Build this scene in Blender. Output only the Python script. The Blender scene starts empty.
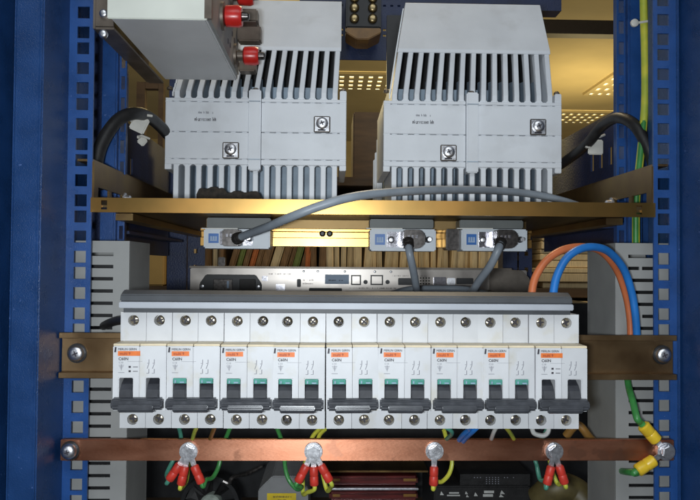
import bpy, bmesh, math, random
from mathutils import Matrix, Vector
random.seed(7)
scene = bpy.context.scene
COL = scene.collection
R = math.radians

# ---------------------------------------------------------------- camera
CAM = Vector((0.0, 0.0, 1.2))
F = 690.0                                   # focal length in photo pixels (700 wide)
MROT = Matrix.Rotation(R(-1.5), 3, 'Z') @ Matrix.Rotation(R(91.35), 3, 'X') @ Matrix.Rotation(R(0.42), 3, 'Z')
cd = bpy.data.cameras.new('camera'); cd.sensor_width = 36.0; cd.lens = 36.0 * F / 700.0
cd.clip_start = 0.01; cd.clip_end = 100.0
cam = bpy.data.objects.new('camera', cd); COL.objects.link(cam)
cam.matrix_world = Matrix.Translation(CAM) @ MROT.to_4x4()
scene.camera = cam

# ---------------------------------------------------------------- world and lamps
w = bpy.data.worlds.new('World'); scene.world = w; w.use_nodes = True
bg = w.node_tree.nodes['Background']
bg.inputs[0].default_value = (0.85, 0.9, 1.0, 1); bg.inputs[1].default_value = 0.05

def lamp(name, kind, loc, energy, color, size, target=None):
    l = bpy.data.lights.new(name, kind); l.energy = energy; l.color = color
    if kind == 'AREA':
        l.shape = 'RECTANGLE'; l.size, l.size_y = size
    else:
        l.shadow_soft_size = size
    o = bpy.data.objects.new(name, l); COL.objects.link(o); o.location = loc
    if target is not None:
        o.rotation_euler = (Vector(target) - Vector(loc)).to_track_quat('-Z', 'Y').to_euler()
    return o
# the camera's flash, just above the lens
FLASH = lamp('flash_lamp', 'AREA', (-0.03, -0.01, 1.192), 2.15, (0.88, 0.95, 1.0), (0.035, 0.02), (0.01, 0.6, 1.16))
# the ceiling lights of the room on the photographer's side
ROOM = lamp('room_lamp_front', 'AREA', (0.1, -0.9, 2.5), 9.0, (0.88, 0.95, 1.0), (1.4, 0.8), (0, 0.7, 1.1))
# the warm lights of the room behind the rack, and an added fill
BACK1 = lamp('room_lamp_behind', 'POINT', (-0.6, 2.6, 2.05), 26.0, (1.0, 0.79, 0.38), 0.25)
BACK2 = lamp('room_lamp_behind_far', 'POINT', (1.6, 4.2, 1.75), 22.0, (1.0, 0.79, 0.38), 0.25)
BOOK_FILL = lamp('bookcase_fill_lamp', 'POINT', (0.15, 1.2, 2.3), 20.0, (1.0, 0.8, 0.5), 0.15)  # unseen fill lamp, added to brighten the folders

vs_ = scene.view_settings
vs_.view_transform = 'Standard'; vs_.look = 'None'; vs_.exposure = 0.2; vs_.gamma = 1.0; vs_.use_curve_mapping = False

# ---------------------------------------------------------------- helpers
def at(px, py, Y):
    """world point on the plane at depth Y that the photo shows at (px, py)"""
    d = MROT @ Vector(((px - 350.0) / F, -(py - 250.0) / F, -1.0))
    return CAM + d * (Y / d.y)
def AX(px, Y, py=250): return at(px, py, Y).x
def AZ(py, Y, px=350): return at(px, py, Y).z
def RECT(px0, py0, px1, py1, Y):
    my, mx = (py0 + py1) / 2, (px0 + px1) / 2
    return AX(px0, Y, my), AX(px1, Y, my), AZ(py1, Y, mx), AZ(py0, Y, mx)   # x0,x1,z0,z1

MATS = {}
def mat(name, col, rough=0.5, metal=0.0, var=0.08, scale=80.0, bump=0.0, bscale=400.0, col2=None,
        spec=0.5, stretch=None, emit=None, wear_glint=None, trans=0.0, rvar=0.0, rnd=0.0):
    m = bpy.data.materials.new(name); m.use_nodes = True
    nt = m.node_tree; N = nt.nodes; L = nt.links
    p = N['Principled BSDF']
    p.inputs['Roughness'].default_value = rough; p.inputs['Metallic'].default_value = metal
    p.inputs['Specular IOR Level'].default_value = spec
    tc = N.new('ShaderNodeTexCoord'); mp = N.new('ShaderNodeMapping')
    if stretch: mp.inputs['Scale'].default_value = stretch
    L.new(tc.outputs['Object'], mp.inputs[0])
    nz = N.new('ShaderNodeTexNoise'); nz.inputs['Scale'].default_value = scale; nz.inputs['Detail'].default_value = 6
    L.new(mp.outputs[0], nz.inputs['Vector'])
    rp = N.new('ShaderNodeValToRGB')
    c2 = col2 or tuple(max(0, c * (1 - 2.2 * var)) for c in col)
    rp.color_ramp.elements[0].position = 0.3; rp.color_ramp.elements[1].position = 0.68
    rp.color_ramp.elements[0].color = (*c2, 1); rp.color_ramp.elements[1].color = (*[min(1, c * (1 + var)) for c in col], 1)
    L.new(nz.outputs[0], rp.inputs[0])
    out = rp.outputs[0]
    if wear_glint:                                   # small scattered spots: wear, and on the blues painted flash glints
        n2 = N.new('ShaderNodeTexNoise'); n2.inputs['Scale'].default_value = wear_glint[1]; n2.inputs['Detail'].default_value = 4
        ow = N.new('ShaderNodeObjectInfo'); sm = N.new('ShaderNodeMath'); sm.operation = 'MULTIPLY'; sm.inputs[1].default_value = 7.0
        L.new(ow.outputs['Random'], sm.inputs[0])                # every piece gets its own spots
        va = N.new('ShaderNodeVectorMath'); va.operation = 'ADD'
        L.new(tc.outputs['Object'], va.inputs[0]); L.new(sm.outputs[0], va.inputs[1]); L.new(va.outputs[0], n2.inputs['Vector'])
        r2 = N.new('ShaderNodeValToRGB'); r2.color_ramp.elements[0].position = wear_glint[2]; r2.color_ramp.elements[1].position = wear_glint[2] + (wear_glint[3] if len(wear_glint) > 3 else 0.05)
        L.new(n2.outputs[0], r2.inputs[0])
        mx = N.new('ShaderNodeMix'); mx.data_type = 'RGBA'
        L.new(r2.outputs[0], mx.inputs[0]); L.new(out, mx.inputs[6]); mx.inputs[7].default_value = (*wear_glint[0], 1)
        out = mx.outputs[2]
    if rnd:
        oi = N.new('ShaderNodeObjectInfo'); hs = N.new('ShaderNodeHueSaturation')
        mr = N.new('ShaderNodeMapRange'); mr.inputs[3].default_value = 1 - rnd; mr.inputs[4].default_value = 1 + rnd
        L.new(oi.outputs['Random'], mr.inputs[0]); L.new(mr.outputs[0], hs.inputs['Value']); L.new(out, hs.inputs['Color'])
        out = hs.outputs[0]
    L.new(out, p.inputs['Base Color'])
    if rvar:
        mr2 = N.new('ShaderNodeMapRange'); mr2.inputs[3].default_value = max(0.02, rough - rvar); mr2.inputs[4].default_value = rough + rvar
        L.new(nz.outputs[0], mr2.inputs[0]); L.new(mr2.outputs[0], p.inputs['Roughness'])
    if bump:
        nb = N.new('ShaderNodeTexNoise'); nb.inputs['Scale'].default_value = bscale; nb.inputs['Detail'].default_value = 3
        L.new(mp.outputs[0], nb.inputs['Vector'])
        b = N.new('ShaderNodeBump'); b.inputs['Strength'].default_value = bump; b.inputs['Distance'].default_value = 0.001
        L.new(nb.outputs[0], b.inputs['Height']); L.new(b.outputs[0], p.inputs['Normal'])
    if emit:
        p.inputs['Emission Color'].default_value = (*emit[0], 1); p.inputs['Emission Strength'].default_value = emit[1]
    MATS[name] = m
    return m

mat('blue_rail', (0.017, 0.072, 0.25), 0.30, var=0.12, scale=40, bump=0.3, bscale=1300, rvar=0.1, wear_glint=((0.07, 0.13, 0.32), 260, 0.69))  # pale spots paint flash glints into the colour
mat('blue', (0.012, 0.050, 0.165), 0.28, var=0.12, scale=40, bump=0.35, bscale=1300, rvar=0.1, wear_glint=((0.07, 0.13, 0.32), 260, 0.71))  # same painted glints, a little sparser
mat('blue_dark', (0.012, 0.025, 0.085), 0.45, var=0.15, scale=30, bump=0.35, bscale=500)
mat('white', (0.61, 0.615, 0.63), 0.42, var=0.03, scale=55, bump=0.05, bscale=1500, rnd=0.05, wear_glint=((0.57, 0.55, 0.50), 55, 0.58, 0.15))
mat('cream_edge', (0.78, 0.66, 0.46), 0.5, var=0.06, scale=90)
mat('tog', (0.06, 0.063, 0.072), 0.30, var=0.12, scale=200, rvar=0.08)
mat('tog_lever', (0.04, 0.042, 0.05), 0.4, var=0.15, scale=160)
mat('green', (0.10, 0.36, 0.29), 0.5, var=0.1, scale=300)
mat('orange', (0.80, 0.19, 0.035), 0.5, var=0.06, scale=200)
mat('ink', (0.035, 0.03, 0.04), 0.6, var=0.1)
mat('ink_grey', (0.22, 0.22, 0.25), 0.6, var=0.1)
mat('ink_red', (0.35, 0.06, 0.03), 0.6, var=0.1)
mat('screw', (0.62, 0.55, 0.42), 0.3, metal=1.0, var=0.2, scale=500, rvar=0.12, rnd=0.35)
mat('bolt', (0.84, 0.84, 0.87), 0.36, metal=1.0, var=0.1, scale=300, rvar=0.1, bump=0.08, bscale=900)
mat('black', (0.012, 0.012, 0.013), 0.45, var=0.2, scale=100)
mat('rubber', (0.016, 0.015, 0.015), 0.5, var=0.2, scale=100, bump=0.2, bscale=300)
mat('copper', (0.62, 0.29, 0.18), 0.50, metal=1.0, wear_glint=((0.46, 0.21, 0.13), 45, 0.60), var=0.08, scale=40, stretch=(0.6, 1, 2), rvar=0.06, bump=0.06, bscale=500,
    col2=(0.46, 0.18, 0.10))
mat('zinc', (0.46, 0.25, 0.075), 0.31, metal=1.0, var=0.1, scale=18, rvar=0.08, col2=(0.38, 0.25, 0.085))
mat('zinc_shaded', (0.15, 0.10, 0.045), 0.42, metal=1.0, var=0.15, scale=25, rvar=0.1)  # zinc darkened: the shade under the tray is put into its colour
mat('zinc_dull', (0.30, 0.205, 0.085), 0.38, metal=1.0, var=0.12, scale=30, rvar=0.1, col2=(0.20, 0.12, 0.06))
mat('din_brown', (0.30, 0.20, 0.105), 0.40, metal=1.0, var=0.12, scale=30, rvar=0.1, col2=(0.23, 0.14, 0.07))
mat('heat', (0.80, 0.825, 0.86), 0.46, var=0.035, scale=22, bump=0.12, bscale=1100, rvar=0.1, wear_glint=((0.70, 0.715, 0.735), 30, 0.56, 0.2))
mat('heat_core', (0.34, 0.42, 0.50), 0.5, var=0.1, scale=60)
mat('box_cream', (0.76, 0.78, 0.70), 0.42, var=0.04, scale=20)
mat('box_grey', (0.70, 0.705, 0.71), 0.5, var=0.05, scale=14)
mat('steel_brown', (0.19, 0.155, 0.125), 0.45, metal=0.6, var=0.2, scale=40)
mat('red', (0.62, 0.022, 0.018), 0.3, var=0.1, scale=120)
mat('duct', (0.29, 0.29, 0.28), 0.55, var=0.05, scale=30)
mat('comb', (0.40, 0.42, 0.46), 0.45, var=0.05, scale=30)
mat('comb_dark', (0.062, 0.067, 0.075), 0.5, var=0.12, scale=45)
mat('cable_grey', (0.27, 0.305, 0.345), 0.42, var=0.07, scale=60)
mat('wire_orange', (0.55, 0.15, 0.055), 0.4, var=0.08, scale=60)
mat('wire_blue', (0.02, 0.17, 0.52), 0.38, var=0.08, scale=60)
mat('wire_green', (0.05, 0.25, 0.06), 0.4, var=0.15, scale=60)
mat('wire_teal', (0.07, 0.27, 0.19), 0.4, var=0.15, scale=60)
mat('wire_yellow', (0.62, 0.58, 0.06), 0.4, var=0.1, scale=60, col2=(0.36, 0.46, 0.06))
mat('wire_white', (0.55, 0.55, 0.52), 0.4)
mat('lug_red', (0.62, 0.045, 0.028), 0.45, var=0.1, scale=200)
mat('lug_yellow', (0.78, 0.52, 0.03), 0.35, var=0.08, scale=150)
mat('nylon', (0.68, 0.66, 0.60), 0.45, var=0.06)
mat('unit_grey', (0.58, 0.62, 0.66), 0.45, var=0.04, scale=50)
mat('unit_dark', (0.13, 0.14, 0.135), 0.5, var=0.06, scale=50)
mat('sticker_blue', (0.02, 0.13, 0.42), 0.4, var=0.05)
mat('chrome', (0.82, 0.80, 0.86), 0.16, metal=1.0, var=0.08, scale=600, rvar=0.06)
mat('gunmetal', (0.10, 0.09, 0.085), 0.3, metal=0.7, var=0.25, scale=300)
mat('server', (0.44, 0.40, 0.365), 0.36, metal=0.75, var=0.08, scale=40, rvar=0.1)
mat('server_lid', (0.22, 0.19, 0.16), 0.45, metal=0.6, var=0.1)
mat('sticker_pale', (0.30, 0.40, 0.54), 0.5, var=0.05)
mat('manila', (0.74, 0.57, 0.31), 0.7, var=0.09, scale=60, stretch=(6, 6, 0.6), rnd=0.22)
mat('manila_brown', (0.22, 0.12, 0.045), 0.7, var=0.2, scale=40, stretch=(6, 6, 0.6), rnd=0.25)
mat('folder_orange', (0.5, 0.14, 0.03), 0.7)
mat('folder_green', (0.16, 0.2, 0.04), 0.7)
mat('shelf_brown', (0.085, 0.05, 0.022), 0.6, var=0.2, scale=12, stretch=(1, 1, 5))
mat('carton', (0.52, 0.34, 0.11), 0.7, var=0.1, scale=10)
mat('ceiling', (0.60, 0.49, 0.26), 0.85, var=0.05, scale=3)
mat('beam', (0.02, 0.016, 0.014), 0.6)
mat('tube_light', (0.9, 0.88, 0.8), 0.5, emit=((1.0, 0.88, 0.52), 1.5))
mat('brass', (0.36, 0.28, 0.15), 0.34, metal=1.0, var=0.15, scale=400)
mat('amber', (0.24, 0.12, 0.025), 0.4, var=0.15, scale=60)
mat('maroon', (0.13, 0.016, 0.014), 0.4, var=0.3, scale=60, stretch=(0.5, 1, 4))
mat('grey_box', (0.25, 0.25, 0.25), 0.5, var=0.05)
mat('sticker_yellow', (0.75, 0.55, 0.02), 0.5)
mat('fan_hub', (0.33, 0.38, 0.33), 0.5, var=0.2, scale=150)
mat('olive', (0.11, 0.085, 0.03), 0.5, var=0.2, scale=60)
mat('dust', (0.035, 0.026, 0.018), 0.8, var=0.3, scale=200, bump=0.5)

_nt = MATS['copper'].node_tree; _p = _nt.nodes['Principled BSDF']        # drawn bar: grain runs along its length
_tg = _nt.nodes.new('ShaderNodeTangent'); _tg.direction_type = 'RADIAL'; _tg.axis = 'Z'
_nt.links.new(_tg.outputs[0], _p.inputs['Tangent'])
_p.inputs['Anisotropic'].default_value = 0.85; _p.inputs['Anisotropic Rotation'].default_value = 0.25

class MB:
    def __init__(self): self.v = []; self.f = []; self.smooth = False
    def _add(self, vs, fs):
        n = len(self.v); self.v += [tuple(p) for p in vs]; self.f += [tuple(i + n for i in f) for f in fs]; return self
    def box(self, x0, x1, y0, y1, z0, z1):
        vs = [(x, y, z) for x in (x0, x1) for y in (y0, y1) for z in (z0, z1)]
        return self._add(vs, [(0,1,3,2),(4,6,7,5),(0,4,5,1),(2,3,7,6),(0,2,6,4),(1,5,7,3)])
    def prism(self, prof, a0, a1, fn):
        n = len(prof)
        vs = [fn(p, a0) for p in prof] + [fn(p, a1) for p in prof]
        return self._add(vs, [tuple(range(n)), tuple(range(n, 2*n))[::-1]] + [(i, (i+1) % n, n+(i+1) % n, n+i) for i in range(n)])
    def prism_x(self, prof, x0, x1): return self.prism(prof, x0, x1, lambda p, a: (a, p[0], p[1]))   # (y,z)
    def prism_y(self, prof, y0, y1): return self.prism(prof, y0, y1, lambda p, a: (p[0], a, p[1]))   # (x,z)
    def prism_z(self, prof, z0, z1): return self.prism(prof, z0, z1, lambda p, a: (p[0], p[1], a))   # (x,y)
    def grid(self, us, vs, holes, w0, w1, fn):
        """a plate of cells with real openings; fn(u,v,w) -> xyz"""
        nu, nv = len(us) - 1, len(vs) - 1
        idx = {}; V = []; Fc = []
        def vid(i, j, k):
            if (i, j, k) not in idx:
                idx[(i, j, k)] = len(V); V.append(fn(us[i], vs[j], (w0, w1)[k]))
            return idx[(i, j, k)]
        solid = lambda i, j: 0 <= i < nu and 0 <= j < nv and (i, j) not in holes
        for i in range(nu):
            for j in range(nv):
                if not solid(i, j): continue
                Fc.append((vid(i,j,0), vid(i+1,j,0), vid(i+1,j+1,0), vid(i,j+1,0)))
                Fc.append((vid(i,j,1), vid(i,j+1,1), vid(i+1,j+1,1), vid(i+1,j,1)))
                if not solid(i-1, j): Fc.append((vid(i,j,0), vid(i,j+1,0), vid(i,j+1,1), vid(i,j,1)))
                if not solid(i+1, j): Fc.append((vid(i+1,j,0), vid(i+1,j,1), vid(i+1,j+1,1), vid(i+1,j+1,0)))
                if not solid(i, j-1): Fc.append((vid(i,j,0), vid(i,j,1), vid(i+1,j,1), vid(i+1,j,0)))
                if not solid(i, j+1): Fc.append((vid(i,j+1,0), vid(i+1,j+1,0), vid(i+1,j+1,1), vid(i,j+1,1)))
        return self._add(V, Fc)
    def cyl(self, p0, p1, r0, r1=None, n=16, cap=True):
        r1 = r0 if r1 is None else r1
        p0, p1 = Vector(p0), Vector(p1); a = (p1 - p0).normalized()
        u = a.orthogonal().normalized(); v = a.cross(u)
        ring = lambda p, r: [p + (u * math.cos(2*math.pi*i/n) + v * math.sin(2*math.pi*i/n)) * r for i in range(n)]
        fs = [(i, (i+1) % n, n+(i+1) % n, n+i) for i in range(n)]
        if cap: fs += [tuple(range(n))[::-1], tuple(range(n, 2*n))]
        return self._add(ring(p0, r0) + ring(p1, r1), fs)
    def lathe(self, p0, axis, prof, n=20):
        """prof: list of (distance along axis, radius)"""
        p0 = Vector(p0); a = Vector(axis).normalized(); u = a.orthogonal().normalized(); v = a.cross(u)
        vs = []; fs = []
        for d, r in prof:
            vs += [p0 + a*d + (u*math.cos(2*math.pi*i/n) + v*math.sin(2*math.pi*i/n))*max(r, 1e-5) for i in range(n)]
        for k in range(len(prof)-1):
            fs += [(k*n+i, k*n+(i+1) % n, (k+1)*n+(i+1) % n, (k+1)*n+i) for i in range(n)]
        fs += [tuple(range(n))[::-1], tuple(range((len(prof)-1)*n, len(prof)*n))]
        return self._add(vs, fs)
    def tube(self, pts, r, n=10, sub=8):
        P = [Vector(p) for p in pts]; S = []
        for i in range(len(P)-1):
            a, b, c, d = P[max(i-1,0)], P[i], P[i+1], P[min(i+2,len(P)-1)]
            for k in range(sub):
                t = k/sub
                S.append(0.5*((2*b)+(c-a)*t+(2*a-5*b+4*c-d)*t*t+(3*b-a-3*c+d)*t**3))
        S.append(P[-1])
        vs = []; fs = []; u = None
        for i, p in enumerate(S):
            t = (S[min(i+1,len(S)-1)] - S[max(i-1,0)]).normalized()
            u = t.orthogonal().normalized() if u is None else (u - t*u.dot(t)).normalized()
            v = t.cross(u)
            vs += [p + (u*math.cos(2*math.pi*k/n)+v*math.sin(2*math.pi*k/n))*r for k in range(n)]
        for i in range(len(S)-1):
            fs += [(i*n+k, i*n+(k+1) % n, (i+1)*n+(k+1) % n, (i+1)*n+k) for k in range(n)]
        fs += [tuple(range(n))[::-1], tuple(range((len(S)-1)*n, len(S)*n))]
        return self._add(vs, fs)
    def ring_face(self, x0, x1, z0, z1, cx, cz, r, y, depth, n=16):
        """front face at y with a round blind hole"""
        vs = []; fs = []
        for i in range(n):
            t = 2*math.pi*(i+0.5)/n; c, s = math.cos(t), math.sin(t)
            k = min(((x1-cx) if c > 0 else (cx-x0))/abs(c), ((z1-cz) if s > 0 else (cz-z0))/abs(s))
            vs += [(cx+c*k, y, cz+s*k), (cx+c*r, y, cz+s*r), (cx+c*r, y+depth, cz+s*r)]
        m = len(vs)
        for i in range(n):
            j = (i+1) % n
            fs += [(3*i, 3*i+1, 3*j+1, 3*j), (3*i+1, 3*i+2, 3*j+2, 3*j+1)]
        fs.append(tuple(3*i+2 for i in range(n)))
        self._add(vs, fs)
        # corners
        for (X, Z) in ((x0,z0),(x1,z0),(x1,z1),(x0,z1)):
            best = sorted(range(n), key=lambda i: (vs[3*i][0]-X)**2+(vs[3*i][2]-Z)**2)[:2]
            self._add([(X,y,Z), vs[3*best[0]], vs[3*best[1]]], [(0,1,2)])
        return self

def root_of(o):
    while o.parent: o = o.parent
    return o
def build(mb, name, material, parent=None, bevel=0.0, smooth=False, local=False, seg=2):
    me = bpy.data.meshes.new(name)
    V = mb.v; off = Vector((0, 0, 0))
    if not local:
        if parent is not None: off = root_of(parent).location
        else:
            xs = [p[0] for p in V]; ys = [p[1] for p in V]; zs = [p[2] for p in V]
            off = Vector(((min(xs)+max(xs))/2, (min(ys)+max(ys))/2, min(zs)))
    me.from_pydata([(p[0]-off.x, p[1]-off.y, p[2]-off.z) for p in V], [], mb.f)
    bm = bmesh.new(); bm.from_mesh(me)
    bmesh.ops.remove_doubles(bm, verts=bm.verts, dist=1e-6)
    bmesh.ops.recalc_face_normals(bm, faces=bm.faces)
    if bevel:
        es = [e for e in bm.edges if len(e.link_faces) == 2 and e.calc_face_angle(0) > R(28)]
        bmesh.ops.bevel(bm, geom=es, offset=bevel, segments=seg, affect='EDGES', clamp_overlap=True)
    if smooth:
        for f in bm.faces: f.smooth = True
        for e in bm.edges:
            if len(e.link_faces) == 2 and e.calc_face_angle(0) > R(40): e.smooth = False
    bm.to_mesh(me); bm.free()
    me.materials.append(MATS[material])
    o = bpy.data.objects.new(name, me); COL.objects.link(o)
    if parent is not None: o.parent = parent
    elif not local: o.location = off
    return o
def thing(name, label, cat, loc=(0,0,0), group=None):
    o = bpy.data.objects.new(name, None); COL.objects.link(o); o.location = loc; o.empty_display_size = 0.02
    return tag(o, label, cat, group)
def tag(o, label, cat, group=None):
    o['label'] = label; o['category'] = cat
    if group: o['group'] = group
    return o
def struct(o): o['kind'] = 'structure'; return o
def copy_tree(o, parent=None):
    c = o.copy(); COL.objects.link(c); c.parent = parent
    for ch in list(o.children): copy_tree(ch, c)
    return c

TXT = {}
def text(body, size, name, material, parent, x, y, z, local=True, sx=1.0, bold=0.0):
    """flat printed lettering facing -Y, lower left corner at x,z"""
    key = (body, size, sx, bold)
    if key not in TXT:
        c = bpy.data.curves.new('lettering', 'FONT'); c.body = body; c.size = size; c.resolution_u = 2; c.offset = bold
        o = bpy.data.objects.new('lettering_tmp', c); COL.objects.link(o)
        dg = bpy.context.evaluated_depsgraph_get()
        me = bpy.data.meshes.new_from_object(o.evaluated_get(dg))
        TXT[key] = ([(v.co.x*sx, 0.0, v.co.y) for v in me.vertices], [tuple(p.vertices) for p in me.polygons])
        bpy.data.objects.remove(o); bpy.data.meshes.remove(me); bpy.data.curves.remove(c)
    vs, fs = TXT[key]
    m = MB(); m._add([(p[0]+x, y, p[2]+z) for p in vs], fs)
    me = bpy.data.meshes.new(name); me.from_pydata(m.v, [], m.f)
    if not local:
        off = root_of(parent).location
        for v in me.vertices: v.co -= off
    me.materials.append(MATS[material])
    o = bpy.data.objects.new(name, me); COL.objects.link(o); o.parent = parent
    return o
def marks(mb, x, y, z, width, h, seedv, lines=1, gap=0.0, dens=0.75):
    """lettering too small to read: short upright strokes and bars"""
    rg = random.Random(seedv)
    for l in range(lines):
        cx = x
        while cx < x + width:
            wv = h * rg.uniform(0.36, 0.5)
            if rg.random() < dens:
                hh = h * rg.choice((0.68, 0.68, 1.0)); z_ = z-l*gap; st = wv*0.26
                rects = [(cx, z_, cx+st, z_+hh)]
                if rg.random() < 0.7: rects.append((cx+wv*0.56, z_, cx+wv*0.56+st, z_+h*0.68))
                for q in (0.0, 0.3, 0.54):
                    if rg.random() < 0.5: rects.append((cx+st, z_+h*q, cx+wv*0.56, z_+h*(q+0.14)))
                for (xa_, za_, xb_, zb_q) in rects:
                    mb._add([(xa_,y,za_),(xb_,y,za_),(xb_,y,zb_q),(xa_,y,zb_q)], [(0,1,2,3)])
            cx += wv
    return mb
def screw_head(mb, c, r, h=0.0016, n=16):
    """domed cross-head screw facing -Y; c on the seat plane"""
    x, y, z = c
    mb.lathe((x, y, z), (0, -1, 0), [(0, r), (h*0.6, r), (h, r*0.8), (h*1.15, r*0.45), (h*1.15, 0)], n)
    return mb
def cross_slot(mb, c, r, rot=0.4):
    x, y, z = c
    for a in (rot, rot + math.pi/2):
        ca, sa = math.cos(a), math.sin(a); l, t = r*0.75, r*0.17
        mb._add([(x+ca*l-sa*t, y, z+sa*l+ca*t), (x+ca*l+sa*t, y, z+sa*l-ca*t), (x-ca*l+sa*t, y, z-sa*l-ca*t), (x-ca*l-sa*t, y, z-sa*l+ca*t)], [(0,1,2,3)])
        y -= 2e-5
    return mb

# ================================================================ the room seen behind the rack
CZ = CAM.z + 1.2
m = MB().box(-4, 5, 1.9, 6.6, CZ, CZ + 0.05); struct(build(m, 'ceiling', 'ceiling'))
m = MB().box(-4, 5, 6.6, 6.65, CAM.z - 1.2, CZ); struct(build(m, 'wall_behind', 'ceiling'))
def luminaire(px0, px1, py0, py1, label):
    Ya = 1.2 / ((CAM.z - CAM.z) + 1) if False else None
    def dist(py):
        d = MROT @ Vector((0, -(py-250)/F, -1)); return 1.17 / d.z * d.y
    ya, yb = dist(py0), dist(py1); x0 = AX(px0, (ya+yb)/2, (py0+py1)/2); x1 = AX(px1, (ya+yb)/2, (py0+py1)/2)
    t = thing('ceiling_light', label, 'ceiling light', ((x0+x1)/2, (ya+yb)/2, CZ-0.03), 'louvred ceiling lights behind the rack')
    zt = CZ - 0.002
    build(MB().box(x0+0.004, x1-0.004, ya+0.004, yb-0.004, zt-0.010, zt), 'lit_diffuser', 'tube_light', t)
    nx = max(4, int((x1-x0)/0.055)); ny = 4
    us = []; 
    for i in range(nx):
        a = x0 + (x1-x0)*i/nx; b = x0 + (x1-x0)*(i+1)/nx; us += [a, a + (b-a)*0.55]
    us.append(x1); vs = []
    for j in range(ny):
        a = ya + (yb-ya)*j/ny; b = ya + (yb-ya)*(j+1)/ny; vs += [a, a + (b-a)*0.5]
    vs.append(yb)
    holes = {(2*i+1, 2*j+1) for i in range(nx) for j in range(ny)}
    build(MB().grid(us, vs, holes, zt-0.017, zt-0.0005, lambda u, v, ww: (u, v, ww)), 'louvre', 'ceiling', t)
luminaire(325, 400, 76, 92, 'louvred fluorescent ceiling light between the two heatsink units')
luminaire(597, 650, 73, 94, 'louvred ceiling light beside the perforated blue post')
luminaire(545, 605, 111, 122, 'far louvred ceiling light above the dark side plate')
# ceiling edge / pipe seen as dark bar
o = build(MB().box(AX(470, 3.0), AX(700, 3.0), 3.0, 3.06, AZ(34, 3.0, 580), AZ(20, 3.0, 580)), 'ceiling_beam', 'beam')
tag(o, 'dark narrow beam running across under the ochre ceiling', 'beam')

# ---- bookcase behind the rack
YB = 1.55
bx0, bx1 = AX(40, YB), AX(640, YB)
t = thing('bookcase', 'dark brown open bookcase full of folders behind the rack', 'bookcase', ((bx0+bx1)/2, YB+0.3, 0.55))
zsh = AZ(287, YB); zs2 = AZ(345, YB); ztop = AZ(178, YB)
build(MB().box(bx0, bx1, YB+0.30, YB+0.32, 0.55, ztop), 'back_panel', 'shelf_brown', t)
for zz in (zsh, zsh-0.28, ztop):
    build(MB().box(bx0+0.021, bx1-0.021, YB-0.02, YB+0.298, zz-0.02, zz), 'shelf', 'shelf_brown', t, bevel=0.001)
for xx in (bx0, bx1-0.02):
    build(MB().box(xx, xx+0.02, YB-0.02, YB+0.298, 0.55, ztop+0.001), 'side_panel', 'shelf_brown', t)
# folders: upright, some leaning
fl_label = {'manila': 'worn tan manila folder standing in the bookcase row', 'manila_brown': 'dark brown folder standing in the bookcase row',
            'folder_orange': 'orange folder leaning among the brown folders', 'folder_green': 'olive green folder leaning among the brown folders'}
x0, x1, z0, z1 = RECT(116, 205, 164, 287, YB-0.02)
o = build(MB().box(x0, x1, YB-0.018, YB+0.2, zsh+0.0003, z1), 'carton', 'carton', bevel=0.003); tag(o, 'plain ochre carton in the bookcase beside the rear post', 'carton')
px = 168.0; k = 0
while px < 512:
    wpx = random.uniform(5, 9.5)
    if px < 222: mt = 'manila_brown' if k % 3 else 'manila'
    elif px < 320: mt = ('manila_brown', 'folder_green', 'manila_brown', 'folder_orange', 'manila_brown', 'manila_brown', 'manila', 'manila_brown')[k % 8]
    else: mt = 'manila'
    lean = 0.055 if 222 <= px < 300 else random.uniform(-0.004, 0.014)
    x0 = AX(px, YB); x1 = AX(px+wpx-0.8, YB); h = random.uniform(0.185, 0.205); y0 = YB + random.uniform(0.0, 0.03)
    mbf = MB(); nz = 3
    mbf.prism_y([(x0, zsh), (x1, zsh), (x1+lean, zsh+h), (x0+lean, zsh+h)], y0, y0+0.2)
    # page block showing between two covers
    mbf.prism_y([(x0+0.003, zsh+0.002), (x1-0.003, zsh+0.002), (x1+lean*0.97-0.003, zsh+h*0.97), (x0+lean*0.97+0.003, zsh+h*0.97)], y0-0.004, y0-0.0005)
    o = build(mbf, 'file_folder', mt, bevel=0.0008, seg=1); tag(o, fl_label[mt], 'folder', 'folders in the bookcase')
    px += wpx; k += 1
# flat stacks of paper at the right, and leaning ones under them
zz = zsh
while zz < AZ(205, YB):
    hh = random.uniform(0.008, 0.02)
    xa = AX(540 + random.uniform(-5, 5), YB); xb = AX(626, YB)
    o = build(MB().box(xa, xb, YB+random.uniform(0, 0.012), YB+0.22, zz, zz+hh), 'paper_bundle', 'manila', bevel=0.0015, seg=1)
    tag(o, 'flat tan paper bundle in the stack beside the wiring duct', 'paper', 'flat paper bundles')
    zz += hh + 0.0012
for i in range(6):
    xa = AX(540 + i*11, YB); z0 = zsh - 0.28
    o = build(MB().prism_y([(xa, z0), (xa+0.017, z0), (xa+0.075, z0+0.252), (xa+0.058, z0+0.252)], YB-0.09+0.008*(i % 3), YB+0.1), 'leaning_folder', 'manila', bevel=0.001, seg=1)
    tag(o, 'tan folder leaning on the lower shelf behind the orange cable', 'folder', 'leaning folders')
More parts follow.
